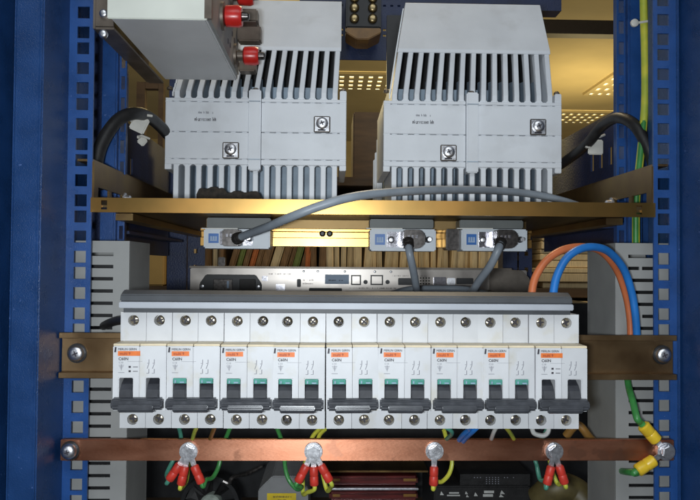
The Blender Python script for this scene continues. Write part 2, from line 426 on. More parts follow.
# carton and dark box standing on the bookcase
x0, x1, z0, z1 = RECT(353, 112, 386, 170, YB+0.05)
o = build(MB().box(x0, x1+0.02, YB+0.05, YB+0.2, ztop+0.0005, z1), 'storage_box', 'shelf_brown', bevel=0.003); tag(o, 'dark brown storage box on the bookcase between the heatsink units', 'box')
x0, x1, z0, z1 = RECT(136, 82, 163, 170, YB+0.1)
tb = thing('picture_frame', 'dark open frame standing on the bookcase beside the grey duct', 'frame', ((x0+x1)/2, YB+0.1, ztop+0.0005))
fz = 0.02
build(MB().box(x0, x0+fz, YB+0.1, YB+0.12, ztop+0.0005, z1), 'upright', 'shelf_brown', tb)
build(MB().box(x1-fz*0.6, x1, YB+0.1, YB+0.12, ztop+0.0005, z1), 'upright', 'shelf_brown', tb)
build(MB().box(x0+fz+0.0005, x1-fz*0.6-0.0005, YB+0.1, YB+0.12, z1-0.016, z1), 'crosspiece', 'shelf_brown', tb)

# ================================================================ rack cabinet
YR = 0.548
rack = thing('rack_cabinet', 'blue painted steel equipment rack with square-holed mounting rails', 'rack', (AX(370, YR), YR+0.2, 0.9))
ZB, ZT = 0.93, 1.52
U = 0.04445
def hole_zs(zfirst):
    zs = []; z = zfirst + 3*U
    while z > ZB + 0.03:
        for d in (0.0, 0.015875, 0.028575):
            if z-d < ZT-0.02 and z-d > ZB+0.02: zs.append(z-d)
        z -= U
    return sorted(zs)
def rail(xa, xb, hx, name='mounting_rail'):
    hz = hole_zs(AZ(12.5, YR, 80) + (AZ(350, YR, hx_px(hx)) - AZ(350, YR, 80)))
    vs = [ZB]
    for z in hz: vs += [z-0.0047, z+0.0047]
    vs.append(ZT)
    us = [xa, hx-0.0047, hx+0.0047, xb]
    holes = {(1, 2*i+1) for i in range(len(hz))}
    m = MB().grid(us, vs, holes, YR, YR+0.002, lambda u, v, ww: (u, ww, v))
    return m
def hx_px(hx): return 80 if hx < 0 else 664
hl, hr = AX(79, YR, 300), AX(664, YR, 300)
xl0, xl1 = AX(64.5, YR, 300), AX(90, YR, 300)
xr0, xr1 = AX(654, YR, 300), AX(677, YR, 300)
o = build(rail(xl0, xl1, hl), 'mounting_rail', 'blue_rail', rack)
build(MB().box(xl0-0.0025, xl0-0.0002, YR, YR+0.05, ZB, ZT), 'rail_flange', 'blue', o)
o = build(rail(xr0, xr1, hr), 'mounting_rail', 'blue_rail', rack)
build(MB().box(xr1+0.0002, xr1+0.0025, YR, YR+0.05, ZB, ZT), 'rail_flange', 'blue', o)
# corner posts nearer than the rails
Yp = 0.50
xe = AX(40, Yp); xo = AX(10, Yp)
m = MB().prism_z([(xe, Yp), (xe-0.0015, Yp-0.0015), (xo+0.0015, Yp-0.0015), (xo, Yp), (xo-0.006, Yp+0.02), (xo-0.05, Yp+0.02), (xo-0.05, YR+0.06), (xl0-0.0035, YR+0.06), (xl0-0.0035, YR+0.012), (xe, YR+0.004)], ZB, ZT)
build(m, 'corner_post', 'blue', rack, bevel=0.0022, seg=6)
m = MB().box(xo-0.05, xo-0.0075, Yp-0.012, Yp+0.018, ZB, ZT); build(m, 'door_stop', 'blue', rack, bevel=0.002)
m = MB().prism_z([(xr1+0.0035, YR+0.06), (xr1+0.0035, YR+0.008), (xr1+0.001+0.004, Yp), (xr1+0.04, Yp), (xr1+0.04, YR+0.06)], ZB, ZT)
build(m, 'corner_post', 'blue', rack, bevel=0.0022, seg=6)
# perforated inner posts
Ym = 0.63
def inner_post(p_in, p_mid, p_out, side):
    xa, xm, xb = AX(p_in, Ym), AX(p_mid, Ym), AX(p_out, Ym)
    lo, hi = min(xa, xm), max(xa, xm)
    vs = [ZB+0.2]; z = ZB+0.215
    while z < ZT-0.02: vs += [z, z+0.012]; z += 0.0195
    vs.append(ZT)
    us = [lo, lo+(hi-lo)*0.25, lo+(hi-lo)*0.8, hi]
    o = build(MB().grid(us, vs, {(1, 2*i+1) for i in range((len(vs)-2)//2)}, Ym, Ym+0.002, lambda u, v, ww: (u, ww, v)), 'perforated_strip', 'blue_rail', rack)
    lo, hi = min(xm, xb), max(xm, xb)
    build(MB().box(lo+0.0003, hi-0.0003, Ym-0.006, Ym+0.03, ZB+0.2, ZT), 'inner_post', 'blue_rail', rack, bevel=0.0015)
inner_post(124, 117, 101, -1)
inner_post(617, 626, 640, 1)
build(MB().box(AX(640.5, Ym), AX(668, Ym), Ym+0.02, Ym+0.03, ZB+0.2, ZT), 'inner_panel', 'blue', rack)
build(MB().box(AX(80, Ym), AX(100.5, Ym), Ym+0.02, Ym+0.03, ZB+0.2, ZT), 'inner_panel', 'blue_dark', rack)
# horizontal side plates (dark) running back beside the units
def side_plate(px_front, py_front, side):
    p = at(px_front, py_front, Ym+0.035); x = p.x
    zt = p.z; zb = zt-0.135
    us = [Ym+0.035]; y = Ym+0.05
    while y < 0.86: us += [y, y+0.008]; y += 0.024
    us.append(0.90)
    vs = [zb, zt-0.052, zt-0.034, zt]
    m = MB().grid(us, vs, {(2*i+1, 1) for i in range(0, 3)}, x, x+0.002*side, lambda u, v, ww: (ww, u, v))
    build(m, 'side_plate', 'blue_dark', rack)
    build(MB().box(min(x-0.018*side, x-0.001*side), max(x-0.018*side, x-0.001*side), Ym+0.036, 0.90, zb+0.018, zb+0.021), 'side_plate_ledge', 'blue_dark', rack)
side_plate(618, 109, 1); side_plate(112, 112, -1)
# rear posts and rear cross bar
Yb = 0.96
for pa, pb in ((167, 205), (503, 532)):
    xa, xb = AX(pa, Yb), AX(pb, Yb); mid = xa + (xb-xa)*0.55
    build(MB().box(xa, mid-0.002, Yb, Yb+0.03, ZB, ZT), 'rear_post', 'blue_dark', rack, bevel=0.001)
    vs = [ZB]; z = ZB+0.02
    while z < ZT-0.02: vs += [z, z+0.006]; z += 0.0222
    vs.append(ZT)
    build(MB().grid([mid, mid+0.008, mid+0.013, xb], vs, {(1, 2*i+1) for i in range((len(vs)-2)//2)}, Yb, Yb+0.002, lambda u, v, ww: (u, ww, v)), 'rear_rail', 'blue_dark', rack)
x0, x1, z0, z1 = RECT(300, -60, 430, 62, Yb)
us = [x0]; 
while us[-1] < x1-0.02: us += [us[-1]+0.006, us[-1]+0.010]
us.append(x1)
zz = [AZ(62, Yb), AZ(38.5, Yb), AZ(36.5, Yb), AZ(33, Yb), AZ(31, Yb), AZ(9, Yb), AZ(7, Yb), AZ(-60, Yb)]
build(MB().grid(us, zz, {(2*i+1, j) for i in range((len(us)-1)//2) for j in (1, 3, 5)}, Yb-0.01, Yb-0.008, lambda u, v, ww: (u, ww, v)), 'rear_crossbar', 'blue_dark', rack)
build(MB().box(AX(300, Yb), AX(560, Yb), Yb-0.006, Yb+0.02, AZ(9, Yb), AZ(-60, Yb)), 'rear_crossbar', 'blue_dark', rack)

# ---- terminal block hanging from the crossbar
x0, x1, z0, z1 = RECT(346, -8, 381, 28, Yb-0.06)
t = thing('terminal_block', 'black terminal block with brass screws on the rear crossbar', 'terminal block', ((x0+x1)/2, Yb-0.03, z0))
build(MB().box(x0, x1, Yb-0.06, Yb-0.0115, z0, z1), 'housing', 'black', t, bevel=0.002)
for a in (0.24, 0.76):
    for b in (0.25, 0.55, 0.82):
        cx, cz = x0+(x1-x0)*a, z0+(z1-z0)*b
        build(screw_head(MB(), (cx, Yb-0.0605, cz), 0.0062, 0.004), 'terminal_screw', 'brass', t, smooth=True)
xm = (x0+x1)/2; hw = (x1-x0)/2
zl = AZ(42, Yb-0.05)
build(MB().prism_y([(x0, z0-0.0005), (x0, z0-0.007), (xm-hw*0.4, zl), (xm+hw*0.3, zl), (x1, z0-0.007), (x1, z0-0.0005)], Yb-0.062, Yb-0.02), 'bracket', 'amber', t, bevel=0.001)

# ================================================================ shelf tray with the two heatsink units
YL = 0.546
txl, txr = AX(90.5, YL, 205), AX(655.5, YL, 205)
zl0, zl1 = AZ(214.5, YL), AZ(200, YL)
zplate = zl0 + 0.004
tray = thing('shelf_tray', 'yellow zinc plated steel shelf tray between the rack rails', 'shelf', ((txl+txr)/2, YL+0.15, zl0))
# front lip with a slot near each end
W_ = txr - txl
s1, s2 = AX(101, YL, 207), AX(107, YL, 207); s3, s4 = AX(636.5, YL, 211), AX(642, YL, 211)
build(MB().grid([txl, s1, s2, s3, s4, txr], [zl0, zl0+0.0022, zl1-0.0022, zl1], {(1, 1), (3, 1)}, YL, YL+0.0018, lambda u, v, ww: (u, ww, v)), 'front_lip', 'zinc', tray)
build(MB().box(txl, txr, YL+0.002, YL+0.013, zl1-0.0018, zl1), 'lip_return', 'zinc', tray)
YTB = 0.90
build(MB().box(txl+0.002, txr-0.002, YL+0.002, YTB, zplate, zplate+0.0018), 'tray_floor', 'zinc_shaded', tray)
for side, X in ((-1, txl), (1, txr)):
    zt = AZ(161 if side < 0 else 166, YL, 90 if side < 0 else 656)
    sy = [YL+0.0025, YL+0.012, YL+0.040, YL+0.046, YL+0.075, YTB]
    sz = [zplate+0.002, zplate+0.009, zplate+0.017, zt]
    build(MB().grid(sy, sz, {(1, 1), (3, 1)}, X, X-0.0018*side, lambda u, v, ww: (ww, u, v)), 'side_wall', 'zinc_dull', tray)
    build(MB().box(min(X, X+0.012*side), max(X, X+0.012*side), YL+0.0035, YTB, zt+0.0003, zt+0.0021), 'wall_flange', 'zinc_dull', tray)
    c = Vector((X-0.002*side, YL+0.082, zplate+0.013))
    build(MB().lathe(c, (-side, 0, 0), [(0, 0.007), (0.001, 0.007), (0.0012, 0.005), (0.005, 0.0045), (0.006, 0.003), (0.006, 0)], 14), 'bolt', 'bolt', tray, smooth=True)
    # support runner under the tray
    build(MB().prism_x([(YL+0.02, 0), (YL+0.02, 0)], 0, 0) if False else MB().box(min(X-0.001*side, X-0.016*side), max(X-0.001*side, X-0.016*side), YL+0.06, 1.0, zplate-0.0065, zplate-0.0005), 'support_runner', 'zinc_dull', tray)

# ---- heatsink units
YU = 0.71
zf = zplate + 0.002
def ux(px, left): return (px-left)/F*YU*1.001
Wu = 0.186
def zpy(py): return AZ(py, YU) - zf
zA, zB1, zC = 0.0, zpy(93), 0.0
yC, yD = 0.022, 0.060
dzC = AZ(49, YU+yC) - zf
dzD = AZ(3, YU+yD) - zf
_ul = AX(383.5, YU, 135)
XB = (AX(392, YU, 92)-_ul, AX(553, YU, 92)-_ul)
XC = (AX(398.5, YU+yC, 49)-_ul, AX(549, YU+yC, 49)-_ul)
XD = (AX(406, YU+yD, 4)-_ul, AX(539, YU+yD, 4)-_ul)
def taper(mb):
    out = []
    for x, y, z in mb.v:
        if z > zB1:
            if z <= dzC: a = (z-zB1)/(dzC-zB1); e = [XB[k]+(XC[k]-XB[k])*a for k in (0, 1)]
            else: a = (z-dzC)/(dzD-dzC); e = [XC[k]+(XD[k]-XC[k])*a for k in (0, 1)]
        else: e = XB
        x = e[0] + (e[1]-e[0])*(x-INS)/(Wu-2*INS)
        out.append((x, y, z))
    mb.v = out; return mb
INS = 0.0075
def make_unit():
    t = thing('heatsink_unit', 'x', 'power unit')
    ins = 0.0075
    # front profile
    nf = 15
    x_in0, x_in1 = ins, Wu-ins
    th = 0.0054
    yb = 0.19
    fillets = MB()
    for i in range(nf):
        xa = x_in0 + (x_in1-x_in0-th)*i/(nf-1)
        # lean of the side outline is real: fins stand parallel
        prof = [(0.0012, 0.001), (0.0012, zB1), (yC, dzC), (yD, dzD-0.0005), (yD+0.008, dzD-0.0005), (yC+0.007, dzC-0.001), (0.0075, zB1-0.001), (0.0075, 0.001)]
        if i in (0, nf-1): prof = prof[:4] + [(0.092, dzD-0.0005), (0.092, zB1), (0.092, 0.001)]
        build(taper(MB().prism_x(prof, xa, xa+th)), 'fin', 'heat', t, local=True, bevel=0.0005, seg=1)
        xi = xa + 0.0012
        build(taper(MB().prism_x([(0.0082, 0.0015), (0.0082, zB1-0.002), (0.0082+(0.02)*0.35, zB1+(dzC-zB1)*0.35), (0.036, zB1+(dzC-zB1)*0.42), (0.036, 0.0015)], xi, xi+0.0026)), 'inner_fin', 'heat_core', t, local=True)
        if i < nf-1:
            gap = (x_in1-x_in0-th)/(nf-1) - th; x_l = xa+th; x_r = x_l+gap; rr = gap*0.46
            for (zb_e, sg) in ((zpy(100), 1), (zpy(166), -1)):
                for (xx, sx_) in ((x_l-0.0004, 1), (x_r+0.0004, -1)):
                    fil = [(xx, zb_e-sg*0.0005), (xx, zb_e+sg*rr), (xx+sx_*(0.0004+rr*0.08), zb_e+sg*rr*0.55), (xx+sx_*(0.0004+rr*0.3), zb_e+sg*rr*0.25), (xx+sx_*(0.0004+rr*0.6), zb_e+sg*rr*0.08), (xx+sx_*(rr+0.0004), zb_e-sg*0.0005)]
                    q_ = taper(MB().prism_y(fil, 0.0016, 0.006)); fillets._add(q_.v, q_.f)
    fo = build(fillets, 'slot_end_fillets', 'heat', t, local=True); fo['kind'] = 'stuff'
    # rounded slot ends: little webs between fins top and bottom of the band
    ztop_b, zbot_b = zpy(100), zpy(166)
    # band panels with joints between them
    cuts = [(ztop_b, zpy(103.2)), (zpy(103.8), zpy(133.2)), (zpy(133.9), zpy(160.2)), (zpy(160.7), zbot_b)]
    x_b = [(0.0, 0.0855), (0.0985, Wu)]
    for (a, b) in cuts:
        for (u0, u1) in x_b:
            build(MB().box(u0, u1, 0.0, 0.012, b, a), 'front_panel', 'heat', t, local=True, bevel=0.0005, seg=1)
    # shoulders at both sides
    build(MB().box(0.0, 0.0068, 0.0005, 0.10, zpy(171), zpy(100)-0.0002), 'side_shoulder', 'heat', t, local=True)
    build(MB().box(Wu-0.0068, Wu, 0.0005, 0.10, zpy(171), zpy(91)), 'side_shoulder', 'heat', t, local=True, bevel=0.0006)
    # raised clip bar
    build(MB().box(0.0858, 0.0982, -0.004, 0.012, zpy(172), zpy(91.5)), 'clip_bar', 'heat', t, local=True, bevel=0.0012)
    for zz in (zpy(103.5), zpy(161)):
        build(MB().box(0.0862, 0.0978, -0.0046, -0.0038, zz-0.0004, zz+0.0004), 'clip_rib', 'heat_core', t, local=True)
    build(MB().lathe((0.092, 0.004, zpy(91.5)), (0, 0, 1), [(0, 0.0035), (0.002, 0.0035), (0.003, 0.002), (0.003, 0)], 12), 'pin', 'steel_brown', t, local=True)
    for xx in (0.003, Wu-0.0034):
        build(MB().lathe((xx, 0.006, zpy(91)+0.0002), (0, 0, 1), [(0, 0.003), (0.002, 0.003), (0.0035, 0.0017), (0.0035, 0)], 12), 'pin', 'steel_brown', t, local=True)
    # upper sloping cover
    nrm = Vector((0, -(dzD-dzC), (yD-yC))).normalized()
    o_ = 0.0016
    prof = [(yC+nrm.y*o_, dzC+nrm.z*o_), (yD+nrm.y*o_, dzD+nrm.z*o_), (yD+0.03, dzD+nrm.z*o_), (yD+0.03, dzD-0.001), (yD, dzD-0.0002), (yC, dzC-0.0002), (yC-0.0007, dzC-0.0035), (yC+nrm.y*o_-0.0009, dzC-0.003)]
    build(taper(MB().prism_x(prof, x_in0-0.001, x_in1+0.001)), 'top_cover', 'heat', t, local=True, bevel=0.0004, seg=1)
    # core
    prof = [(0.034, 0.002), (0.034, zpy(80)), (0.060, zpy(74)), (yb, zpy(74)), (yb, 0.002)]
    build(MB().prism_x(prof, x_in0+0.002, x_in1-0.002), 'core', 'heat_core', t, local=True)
    prof = [(0.085, zpy(74)+0.0003), (0.09, zpy(74)+0.0003), (0.09, dzD-0.004), (0.085, dzD-0.004)]
    build(MB().prism_x(prof, x_in0+0.002, x_in1-0.002), 'hollow_shade_sheet', 'black', t, local=True)  # black sheet puts the shade of the open hollow into colour
    # left side ribs
    for j, (ya, h) in enumerate(((0.115, zpy(118)), (0.15, zpy(128)), (0.183, zpy(132)))):
        build(MB().box(0.0005, 0.0072, ya, ya+0.007, 0.001, h), 'side_rib', 'heat', t, local=True, bevel=0.0008)
    # toothed edge strips along the slope
    mt = MB(); n = 24
    for j in range(n):
        a = j/n
        z = zB1+(dzD-zB1)*a; y = 0.004 + (yC*(z-zB1)/(dzC-zB1) if z < dzC else yC+(yD-yC)*(z-dzC)/(dzD-dzC))
        q_ = taper(MB().box(x_in0-0.0005, x_in0+0.001, y, y+0.003, z-0.0045, z))
        mt._add([(v[0]-0.0022, v[1], v[2]) for v in q_.v], q_.f)
    o = build(mt, 'edge_teeth', 'heat', t, local=True); o['kind'] = 'stuff'
    # screws on square plates
    for (xx, py) in ((0.0675, 152), (0.161, 125)):
        zc = zpy(py); hs = 0.0085
        pl = build(MB().box(xx-hs, xx+hs, -0.0016, -0.0002, zc-hs, zc+hs), 'screw_plate', 'steel_brown', t, local=True, bevel=0.0008)
        build(MB().box(xx-hs*0.86, xx+hs*0.86, -0.0021, -0.0017, zc-hs*0.86, zc+hs*0.86), 'washer_plate', 'bolt', pl, local=True)
        s = build(screw_head(MB(), (xx, -0.0022, zc+0.0008), 0.0062, 0.0028), 'screw', 'bolt', pl, local=True, smooth=True)
        build(cross_slot(MB(), (xx, -0.0058, zc+0.0008), 0.0034), 'screw_slot', 'ink', pl, local=True)
        build(MB().box(xx-0.004, xx+0.0035, -0.0024, -0.0022, zc-hs*0.8, zc-hs*0.62), 'washer_stamp', 'ink', pl, local=True)
    # two lines of small print
    zt = zpy(115.6); 
    build(marks(MB(), 0.0300, -0.0003, zt, 0.0195, 0.0026, 5, dens=0.6), 'small_print', 'ink_grey', t, local=True)
    build(marks(MB(), 0.0300, -0.0003, zpy(123), 0.0205, 0.0040, 9, dens=0.95), 'bold_print', 'ink', t, local=True)
    return t
uA = make_unit(); uA.location = (AX(165, YU, 135), YU, zf)
uB = copy_tree(uA); uB.location = (AX(383.5, YU, 135), YU, zf)
tag(uA, 'light grey finned heatsink unit partly under the box with red knobs', 'power unit', 'heatsink units on the tray')
tag(uB, 'light grey finned heatsink unit with its sloping top uncovered', 'power unit', 'heatsink units on the tray')

# dark crumbled foam strip at the foot of the first unit
m = MB(); rg = random.Random(4)
x0, x1 = AX(196, YU-0.012), AX(261, YU-0.012)
pts = [(x0, zf+0.0005)]; n = 26
for i in range(n+1):
    a = i/n; h = (AZ(188 if a < 0.45 else 192, YU-0.012)-zf)*(0.92+0.08*rg.random())*(1 if 0.03 < a < 0.97 else 0.8)
    pts.append((x0+(x1-x0)*a, zf+h))
pts.append((x1, zf+0.0005))
o = build(m.prism_y(pts, YU-0.014, YU-0.003), 'foam_strip', 'dust', smooth=False, bevel=0.0006, seg=1)
tag(o, 'ragged black foam strip at the foot of the heatsink unit', 'foam strip')

# ---- overhanging box with red knobs
YX0, YX1 = 0.53, 0.706
xa, xb = AX(107, YX0, 18), AX(207, YX0, 18)
zb_ = AZ(18.5, YX0, 160)
t = thing('hanging_box', 'cream and grey metal box with red knobs overhanging the heatsink unit', 'box', ((xa+xb)/2, (YX0+YX1)/2, zb_))
build(MB().box(xa+0.0015, xb-0.001, YX0+0.002, YX1, zb_, zb_+0.16), 'case', 'box_grey', t, bevel=0.0012)
build(MB().box(xa, xb, YX0, YX0+0.0018, zb_-0.0006, zb_+0.16), 'front_panel', 'box_cream', t, bevel=0.0006)
# bracket angle along its side
xk = AX(94, YX0+0.016, 20)
build(MB().prism_x([(YX0+0.014, zb_-0.004), (YX1-0.004, zb_-0.004), (YX1-0.004, zb_+0.16), (YX0+0.014, zb_+0.16)], xk, xk+0.0018), 'bracket_web', 'steel_brown', t)
build(MB().box(xk+0.002, xa+0.001, YX0+0.014, YX1-0.002, zb_-0.0045, zb_-0.0027), 'bracket_foot', 'steel_brown', t)
for zz in (AZ(12, YX0), AZ(7, YX0)-0.02):
    build(screw_head(MB(), ((xk+xa)/2+0.001, YX0+0.0138, zz), 0.0035, 0.003), 'screw', 'bolt', t, smooth=True)
build(MB().box(xk+0.002, xa+0.0005, YX0+0.0140, YX0+0.016, zb_-0.002, zb_+0.16), 'bracket_front', 'steel_brown', t)
# right side plate with knobs
build(MB().box(xb-0.0008, xb+0.0012, YX0+0.004, YX1-0.01, zb_+0.003, zb_+0.16), 'side_panel', 'duct', t)
for (px_, py_, Yk, rr) in ((234, 16.5, 0.592, 0.0095), (251.5, 56, 0.672, 0.0092), (246, -4, 0.645, 0.0092)):
    c = at(px_, py_, Yk); base = Vector((xb+0.0012, c.y, c.z)); L = c.x - base.x + 0.007
    kn = build(MB().lathe(base, (1, 0, 0), [(L-0.015, rr*0.72), (L-0.0135, rr*0.95), (L-0.003, rr), (L, rr*0.86), (L, 0.0)], 20), 'red_knob', 'red', t, smooth=True)
    build(MB().lathe(base, (1, 0, 0), [(0, rr*1.25), (0.0025, rr*1.25), (0.003, rr*0.55), (L-0.0152, rr*0.55), (L-0.0152, 0.0)], 18), 'knob_collar', 'steel_brown', kn, smooth=True)
    build(MB().lathe(base+Vector((L, 0, 0)), (1, 0, 0), [(0.0002, rr*0.45), (0.005, rr*0.4), (0.0062, rr*0.25), (0.0062, 0)], 14), 'knob_tip', 'gunmetal', kn, smooth=True)
for (px0, py0, px1, py1, Yk) in ((246, 10, 258, 23, 0.65), (243, 26, 261, 42, 0.69), (249, 62, 256, 72, 0.70)):
    x0, x1, z0, z1 = RECT(px0, py0, px1, py1, Yk)
    build(MB().box(xb+0.0014, x1, Yk-0.004, Yk+0.012, z0, z1), 'terminal_lug', 'steel_brown', t, bevel=0.0015)
rg = random.Random(2)
for i in range(7):
    y = 0.60+0.013*i; zc = zb_+0.012+rg.random()*0.02
    build(MB().box(xb+0.0012, xb+0.0016, y, y+0.004, zc, zc+0.004), 'printed_mark', 'ink', t)
build(MB().box(xb-0.002, xb+0.0035, YX0-0.0004, YX0+0.0035, zb_+0.0005, zb_+0.16), 'edge_trim', 'steel_brown', t)

# ================================================================ small converters on the hidden rail under the tray
YD = 0.665
dz0, dz1 = AZ(247, YD), AZ(229, YD)
m = MB().prism_x([(YD, dz1), (YD, dz1-0.003), (YD+0.004, dz1-0.003), (YD+0.004, dz0+0.0085), (YD, dz0+0.0085), (YD, dz0), (YD+0.006, dz0), (YD+0.006, dz1)], AX(200, YD), AX(532, YD))
t = thing('converter_rail', 'shiny yellow mounting rail under the shelf tray', 'rail', ((txl+txr)/2, YD, dz0))
build(m, 'rail_profile', 'zinc', t, bevel=0.0004, seg=1)
build(MB().box(AX(205, YD), AX(528, YD), YD+0.0065, YD+0.03, dz1-0.001, zplate-0.0003), 'hanger_plate', 'zinc_shaded', t)
for px_ in (326,):
    x0 = AX(px_, YD, 236); 
    for dx in (-0.0035, 0.0035):
        build(MB().lathe((x0+dx, YD+0.0005, AZ(234, YD)), (0, -1, 0), [(0, 0.003), (0.003, 0.003), (0.004, 0.0015), (0.004, 0)], 12), 'rail_screw', 'black', t)
YC_ = 0.63
def converter(px0, px1, py0, py1, label):
    x0, x1, z0, z1 = RECT(px0, py0, px1, py1, YC_)
    t = thing('signal_converter', label, 'converter', ((x0+x1)/2, YC_+0.02, z0), 'signal converters under the tray')
    build(MB().box(x0, x1, YC_, YD-0.0045, z0, z1), 'case', 'unit_grey', t, bevel=0.0012)
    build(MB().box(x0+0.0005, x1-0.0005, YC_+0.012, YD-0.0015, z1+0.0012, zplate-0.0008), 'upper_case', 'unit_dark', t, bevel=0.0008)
    w_ = x1-x0; h_ = z1-z0
    build(MB().box(x0-0.003, x0+w_*0.5, YC_+0.006, YC_+0.012, z1+0.0002, z1+0.0011), 'top_plate', 'nylon', t)
    # blue sticker with a small pale emblem
    s0 = x0+w_*0.075
    st = build(MB().box(s0, s0+0.0092, YC_-0.0003, YC_-0.0001, z0+h_*0.27, z0+h_*0.76), 'blue_sticker', 'sticker_blue', t)
    me = MB()
    for q in (0.18, 0.42, 0.66):
        zz = z0+h_*0.42; xx = s0+0.0092*q
        me._add([(xx, YC_-0.0005, zz), (xx+0.0016, YC_-0.0005, zz), (xx+0.0016, YC_-0.0005, zz+h_*0.2), (xx, YC_-0.0005, zz+h_*0.2)], [(0,1,2,3)])
    me._add([(s0+0.0015, YC_-0.00045, z0+h_*0.38), (s0+0.0078, YC_-0.00045, z0+h_*0.38), (s0+0.0078, YC_-0.00045, z0+h_*0.43), (s0+0.0015, YC_-0.00045, z0+h_*0.43)], [(0,1,2,3)])
    build(me, 'sticker_emblem', 'sticker_pale', st)
    # metal port
    p0 = x0+w_*0.25
    build(MB().box(p0, x0+w_*0.74, YC_-0.0012, YC_-0.0001, z0+h_*0.16, z0+h_*0.86), 'port_flange', 'chrome', t, bevel=0.0005)
    build(screw_head(MB(), (p0+0.004, YC_-0.0014, z0+h_*0.5), 0.0032, 0.002), 'port_screw', 'bolt', t, smooth=True)
    return x0, x1, z0, z1
c1 = converter(203.5, 270, 229, 248.5, 'grey signal converter with its cable pulled up over the tray lip')
c2 = converter(370, 436, 229, 251, 'grey signal converter between the other two under the tray')
c3 = converter(461.5, 527.5, 229, 251, 'grey signal converter beside the black spacer block')
x0, x1, z0, z1 = RECT(446, 229, 460.5, 250, YC_+0.01)
o = build(MB().box(x0, x1-0.0004, YC_+0.01, YD-0.0045, z0, z1), 'spacer_block', 'gunmetal', bevel=0.001); tag(o, 'dark end clamp beside a grey converter under the tray', 'clamp')

def data_cable(conv, fx, pts, r, label):
    x0, x1, z0, z1 = conv; h_ = z1-z0
    cx = x0+(x1-x0)*fx; cz = z0+h_*0.5
    t = thing('data_cable', label, 'cable', (cx, YC_-0.02, cz), 'grey data cables')
    hd = build(MB().prism_y([(cx-0.0085, z0+h_*0.1), (cx+0.006, z0+h_*0.1), (cx+0.0105, z0+h_*0.32), (cx+0.0105, z0+h_*0.7), (cx+0.006, z0+h_*0.92), (cx-0.0085, z0+h_*0.92)], YC_-0.02, YC_-0.0013), 'plug_hood', 'gunmetal', t, bevel=0.001)
    build(MB().box(cx-0.0115, cx-0.0087, YC_-0.014, YC_-0.0013, z0+h_*0.2, z0+h_*0.85), 'plug_shell', 'chrome', hd, bevel=0.0006)
    build(MB().lathe((cx+0.0145, YC_-0.0015, cz), (0, -1, 0), [(0, 0.0028), (0.01, 0.0028), (0.011, 0.002), (0.018, 0.0018), (0.018, 0)], 12), 'thumb_screw', 'bolt', hd, smooth=True)
    for k in range(3):
        build(MB().box(cx-0.005+0.0035*k, cx-0.0032+0.0035*k, YC_-0.0206, YC_-0.0201, cz+0.001, cz+0.0035), 'hood_stud', 'chrome', hd)
    build(MB().tube(pts, r, 12), 'cable', 'cable_grey', t, smooth=True)
    d_ = (Vector(pts[1])-Vector(pts[0])).normalized()
    build(MB().lathe(Vector(pts[0])+d_*0.001, d_, [(0, r*1.5), (0.004, r*1.45), (0.005, r*1.2), (0.007, r*1.38), (0.009, r*1.12), (0.009, 0)], 14), 'strain_relief', 'gunmetal', hd, smooth=True)
    return t
def P(px, py, Y): return tuple(at(px, py, Y))
data_cable(c1, 0.47, [P(236, 239, 0.611), P(250, 233.5, 0.592), P(270, 226, 0.56), P(292, 216.5, 0.537), P(320, 206, 0.533), P(352, 197, 0.537), P(392, 192.3, 0.556), P(440, 190, 0.59), P(490, 190.5, 0.64), P(530, 194, 0.67), P(562, 200.5, 0.68), P(590, 210, 0.68)], 0.0036,
           'grey data cable sweeping up over the tray lip in front of the heatsinks')
data_cable(c2, 0.62, [P(408, 240, 0.612), P(409, 250, 0.603), P(411.5, 262, 0.605), P(415, 280, 0.625), P(418, 300, 0.66), P(419, 320, 0.70)], 0.0034,
           'grey data cable dropping straight from the middle converter')
data_cable(c3, 0.60, [P(501, 241, 0.612), P(498, 250, 0.603), P(490, 266, 0.61), P(479, 281, 0.63), P(470, 294, 0.65), P(455, 302, 0.68)], 0.0036,
           'grey data cable slanting down from the converter beside the spacer')
o = build(MB().tube([P(392, 294, 0.70), P(410, 289.5, 0.70), P(440, 288.5, 0.70), P(470, 290, 0.70), P(500, 298, 0.72)], 0.0034, 10), 'loose_cable', 'cable_grey', smooth=True)
tag(o, 'grey cable lying level across the back of the rack server', 'cable')

# ================================================================ server seen from behind
YS = 0.89
x0, x1, z0, z1 = RECT(190, 268, 527, 302, YS)
t = thing('rack_server', 'flat metal rack server seen from its port side behind the breakers', 'server', ((x0+x1)/2, YS+0.02, z0))
build(MB().box(x0, x1, YS, YS+0.05, z0, z1-0.0015), 'chassis', 'server', t, bevel=0.001)
build(MB().box(x0-0.001, x1-0.02, YS-0.002, YS+0.05, z1-0.0014, z1+0.0012), 'lid', 'server_lid', t, bevel=0.0006)
def sbox(px0, py0, px1, py1, d0, d1, name, mt, par=None, bevel=0.0006):
    a, b, c, d = RECT(px0, py0, px1, py1, YS)
    return build(MB().box(a, b, YS-d1, YS-d0, c, d), name, mt, par or t, bevel=bevel)
a, b, c, d = RECT(200, 274.5, 262, 291, YS)
inl = build(MB().prism_y([(a, c), (a, c+(d-c)*0.45), (a+0.008, d), (b-0.008, d), (b, c+(d-c)*0.45), (b, c)], YS-0.004, YS-0.0002), 'power_inlet', 'black', t, bevel=0.001)
for q in (0.05, 0.95):
    build(screw_head(MB(), (a+(b-a)*q, YS-0.0042, c+(d-c)*0.3), 0.0026, 0.0012), 'inlet_screw', 'bolt', inl, smooth=True)
sbox(214, 279, 233, 290, 0.0042, 0.0052, 'switch', 'gunmetal', inl); sbox(240, 279, 256, 290, 0.0042, 0.0050, 'socket', 'beam', inl)
sbox(227.5, 281, 229.5, 288, 0.0053, 0.0056, 'switch_mark', 'sticker_pale', inl, 0)
sbox(325, 274.5, 349, 284, 0.0002, 0.0006, 'pale_sticker', 'sticker_pale', t, 0)
